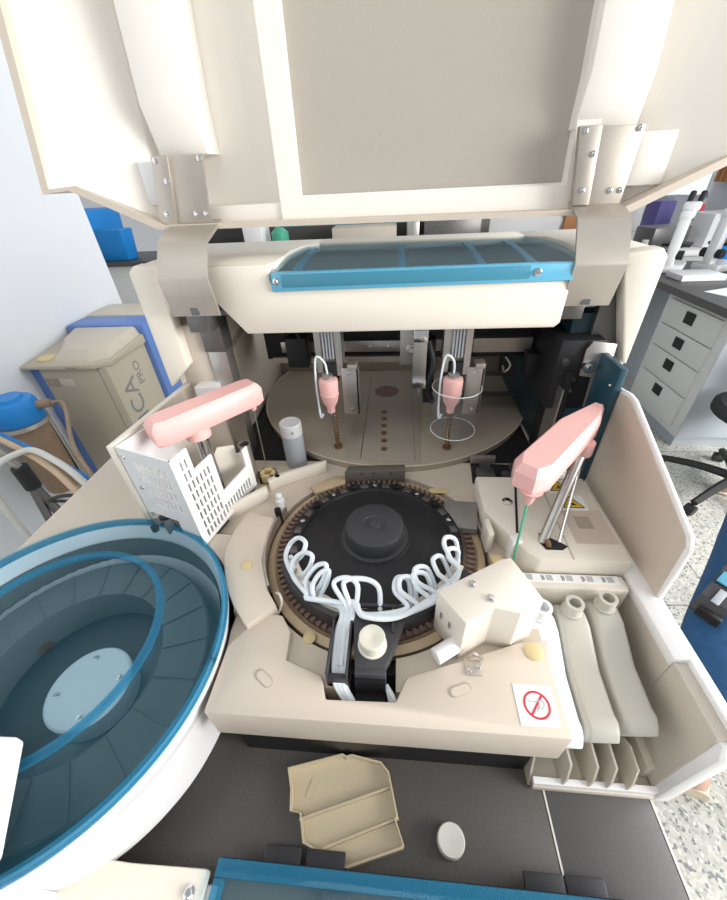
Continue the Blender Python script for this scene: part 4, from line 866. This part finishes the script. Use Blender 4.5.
# ================================================================== seated person in jeans
PE = thing('person', 'person in blue jeans sitting at the right edge with a strap on the lap', 'person', (1.1, .85, 0))
def skin(name, verts, edges, m, parent, sub=2):
    org = ORG[parent.name]; me = bpy.data.meshes.new(name)
    me.from_pydata([tuple(Vector(v[:3])-org) for v in verts], edges, []); me.materials.append(M[m])
    o = bpy.data.objects.new(name, me); COL.objects.link(o); o.parent = parent; ORG[o.name] = org
    sk = o.modifiers.new('skin', 'SKIN'); sk.use_smooth_shade = True
    L = me.skin_vertices[0].data if me.skin_vertices else None
    if L is None:
        bm = bmesh.new(); bm.from_mesh(me); bm.verts.layers.skin.verify(); bm.to_mesh(me); bm.free(); L = me.skin_vertices[0].data
    for i, v in enumerate(verts):
        rr = v[3]; L[i].radius = rr if isinstance(rr, tuple) else (rr, rr); L[i].use_root = (i == 0)
    ss_ = o.modifiers.new('subdivision', 'SUBSURF'); ss_.levels = sub; ss_.render_levels = sub
    return o
# 0 pelvis
PV = [(1.16, 1.02, .56, .13), (1.095, .965, .555, .10), (.92, .785, .555, .092), (.735, .598, .545, .084), (.74, .572, .47, .066), (.868, .60, .28, .056), (.870, .61, .10, .042),
      (1.26, .92, .555, .10), (1.20, .74, .555, .085), (1.12, .52, .545, .072), (1.12, .50, .47, .062), (1.14, .48, .28, .056), (1.15, .46, .10, .042)]
PV += [(1.19, 1.06, .75, .12), (1.20, 1.08, .95, .125), (1.20, 1.08, 1.10, .09), (1.19, 1.06, 1.18, .05), (1.18, 1.04, 1.23, .055), (1.18, 1.03, 1.32, .085), (1.18, 1.03, 1.42, .07),
       (1.08, 1.19, 1.08, .06), (1.10, 1.16, .85, .045), (1.05, .95, .70, .038), (1.36, .98, 1.08, .06), (1.36, .84, .86, .045), (1.22, .72, .70, .038)]
PEg = [(0, 1), (1, 2), (2, 3), (3, 4), (4, 5), (5, 6), (0, 7), (7, 8), (8, 9), (9, 10), (10, 11), (11, 12), (0, 13), (13, 14), (14, 15), (15, 16), (16, 17), (17, 18), (18, 19), (15, 20), (20, 21), (21, 22), (15, 23), (23, 24), (24, 25)]
body = skin('body', PV, PEg, 'skin', PE)
# clothes over the body
skin('jeans', [(v[0], v[1], v[2], v[3]*1.12) for v in PV[:13]] + [(1.185, 1.045, .66, .145)], PEg[:12] + [(0, 13)], 'denim', PE)
skin('lab_coat', [(1.18, 1.04, .60, .165), (PV[14][0], PV[14][1], .92, .150), (PV[15][0], PV[15][1], 1.09, .118), (*PV[20][:3], .078), (*PV[21][:3], .056), (1.055, .97, .715, .048), (*PV[23][:3], .078), (*PV[24][:3], .056), (1.235, .745, .715, .048)], [(0, 1), (1, 2), (2, 3), (3, 4), (4, 5), (2, 6), (6, 7), (7, 8)], 'coat', PE)
for hx, hy, dx, dy in ((1.045, .94, -.04, -.045), (1.21, .71, -.05, -.05)):
    hv = [(hx, hy, .70, .030), (hx+dx*.6, hy+dy*.6, .685, .034), (hx+dx*1.2, hy+dy*1.2, .675, .033)]; he = [(0, 1), (1, 2)]
    nx, ny = -dy*.4, dx*.4
    for k, l_ in ((-1.2, .9), (-.4, 1.1), (.4, 1.05), (1.2, .85)):
        i0 = len(hv); hv += [(hx+dx*1.6+nx*k*.8, hy+dy*1.6+ny*k*.8, .668, .010), (hx+dx*(1.6+l_*.6)+nx*k, hy+dy*(1.6+l_*.6)+ny*k, .655, .009), (hx+dx*(1.6+l_)+nx*k, hy+dy*(1.6+l_)+ny*k, .64, .008)]
        he += [(2, i0), (i0, i0+1), (i0+1, i0+2)]
    i0 = len(hv); hv += [(hx+dx*.8+nx*2, hy+dy*.8+ny*2, .675, .011), (hx+dx*1.3+nx*2.6, hy+dy*1.3+ny*2.6, .665, .009)]; he += [(1, i0), (i0, i0+1)]
    skin('hand', hv, he, 'skin', PE, 1)
part('hair', MB().ball((1.185, 1.045, 1.40), .105, (1, 1.05, .85)), 'hair', PE)
part('eyes', MB().ball((1.135, .958, 1.35), .011).ball((1.195, .942, 1.35), .011), 'paper', PE)
part('nose', MB().ball((1.155, .935, 1.325), .014, (.8, 1, 1.4)), 'skin', PE); part('mouth', MB().ball((1.155, .948, 1.285), .018, (1.2, .6, .35)), 'red', PE)
part('ears', MB().ball((1.095, 1.04, 1.34), .02, (.5, 1, 1.5)).ball((1.268, 1.02, 1.34), .02, (.5, 1, 1.5)), 'skin', PE)
for hx, hy, tx, ty in ((.873, .615, .832, .475), (1.155, .465, 1.12, .33)):
    s_ = part('shoe', MB().tube([(hx+.006, hy+.03, .045), (hx, hy-.01, .05), ((hx+tx)/2, (hy+ty)/2, .045), (tx+.006, ty+.03, .035), (tx, ty, .03)], lambda t: .040+.006*math.sin(t*PI) if t < .85 else .040-(t-.85)*.1, 14, 5), 'shoe', PE, 'tan leather shoe')
    part('sole', MB().tube([(hx+.006, hy+.04, .012), (hx, hy, .012), ((hx+tx)/2, (hy+ty)/2, .012), (tx, ty-.006, .012)], lambda t: .047 if t < .9 else .040, 14, 5), 'sole', s_)
PE.location = (1.13, .74, 0)
ST = thing('round_stool', 'grey round stool under the person in jeans', 'stool', (1.2, 1.05, 0))
part('seat', MB().lathe([(.13, .40), (.15, .41), (.15, .435), (.13, .45)], (1.2, 1.05), 32), 'fabric', ST)
part('column', MB().cyl((1.2, 1.05, .05), (1.2, 1.05, .40), .02), 'cabgrey', ST)
part('base', MB().lathe([(.10, .002), (.10, .015), (.03, .05)], (1.2, 1.05), 32), 'cabgrey', ST)
ST.location = (1.36, .95, 0)
LY = thing('strap_with_tag', 'black strap with a blue printed tag lying across the jeans', 'strap', (.80, .63, .63))
LY.location = (.815, .615, .63)
sv = [(.715, .565, .615), (.735, .578, .648), (.80, .628, .652), (.90, .71, .655)]
part('band', MB().loft([[(x-.018, yy+.022, z), (x+.018, yy-.022, z), (x+.018, yy-.022, z+.008), (x-.018, yy+.022, z+.008)] for x, yy, z in sv]), 'charcoal', LY)
part('grey_patch', MB().obox((.748, .588, .6605), (.055, .016, .003), .65, .0008), 'vial', LY)
part('blue_tag', MB().obox((.800, .629, .6625), (.045, .046, .004), .65, .001), 'bluelight', LY, 'blue tag with white mark')
part('tag_mark', MB().arc((.800, .629), .006, .010, .6645, .6655, 0, 2*PI, 16).obox((.800, .629, .665), (.012, .003, .001), .65), 'paper', LY)
part('clip', MB().obox((.716, .556, .632), (.014, .046, .024), .65, .002), 'blackgloss', LY)

# ================================================================== light
w = bpy.data.worlds.new('world'); S.world = w; w.use_nodes = True
nt = w.node_tree; bg = nt.nodes['Background']; bg.inputs['Color'].default_value = (.92, .96, 1.0, 1)
tc = nt.nodes.new('ShaderNodeTexCoord'); dt = nt.nodes.new('ShaderNodeVectorMath'); dt.operation = 'DOT_PRODUCT'; dt.inputs[1].default_value = Vector((.93, .25, .15)).normalized()
mr = nt.nodes.new('ShaderNodeMapRange'); mr.interpolation_type = 'SMOOTHSTEP'
for k, v in zip(('From Min', 'From Max', 'To Min', 'To Max'), (.35, .9, .46, 1.9)): mr.inputs[k].default_value = v
nt.links.new(tc.outputs['Generated'], dt.inputs[0]); nt.links.new(dt.outputs['Value'], mr.inputs['Value']); nt.links.new(mr.outputs['Result'], bg.inputs['Strength'])
def area(name, loc, to, sx, sy, e, col=(1, 1, 1)):
    l = bpy.data.lights.new(name, 'AREA'); l.shape = 'RECTANGLE'; l.size = sx; l.size_y = sy; l.energy = e; l.color = col
    o = bpy.data.objects.new(name, l); COL.objects.link(o); o.location = loc
    o.rotation_euler = (Vector(to)-Vector(loc)).to_track_quat('-Z', 'Y').to_euler(); return o
area('window_daylight', (3.2, .1, 1.75), (0, .5, 1.3), 2.8, 1.5, 200, (1, .98, .95))
area('front_fill', (2.9, -1.3, 1.75), (-.05, .7, 1.25), 1.6, 1.3, 42, (1, .98, .95))  # added fill lamp, brightens the bridge front and the space below it
area('ceiling_light', (-.3, -.4, 2.95), (-.1, .6, 1.0), 1.2, .6, 9, (1, .97, .92))
vs = S.view_settings; vs.view_transform = 'Standard'; vs.look = 'None'; vs.exposure = 0; vs.gamma = 1; vs.use_curve_mapping = False
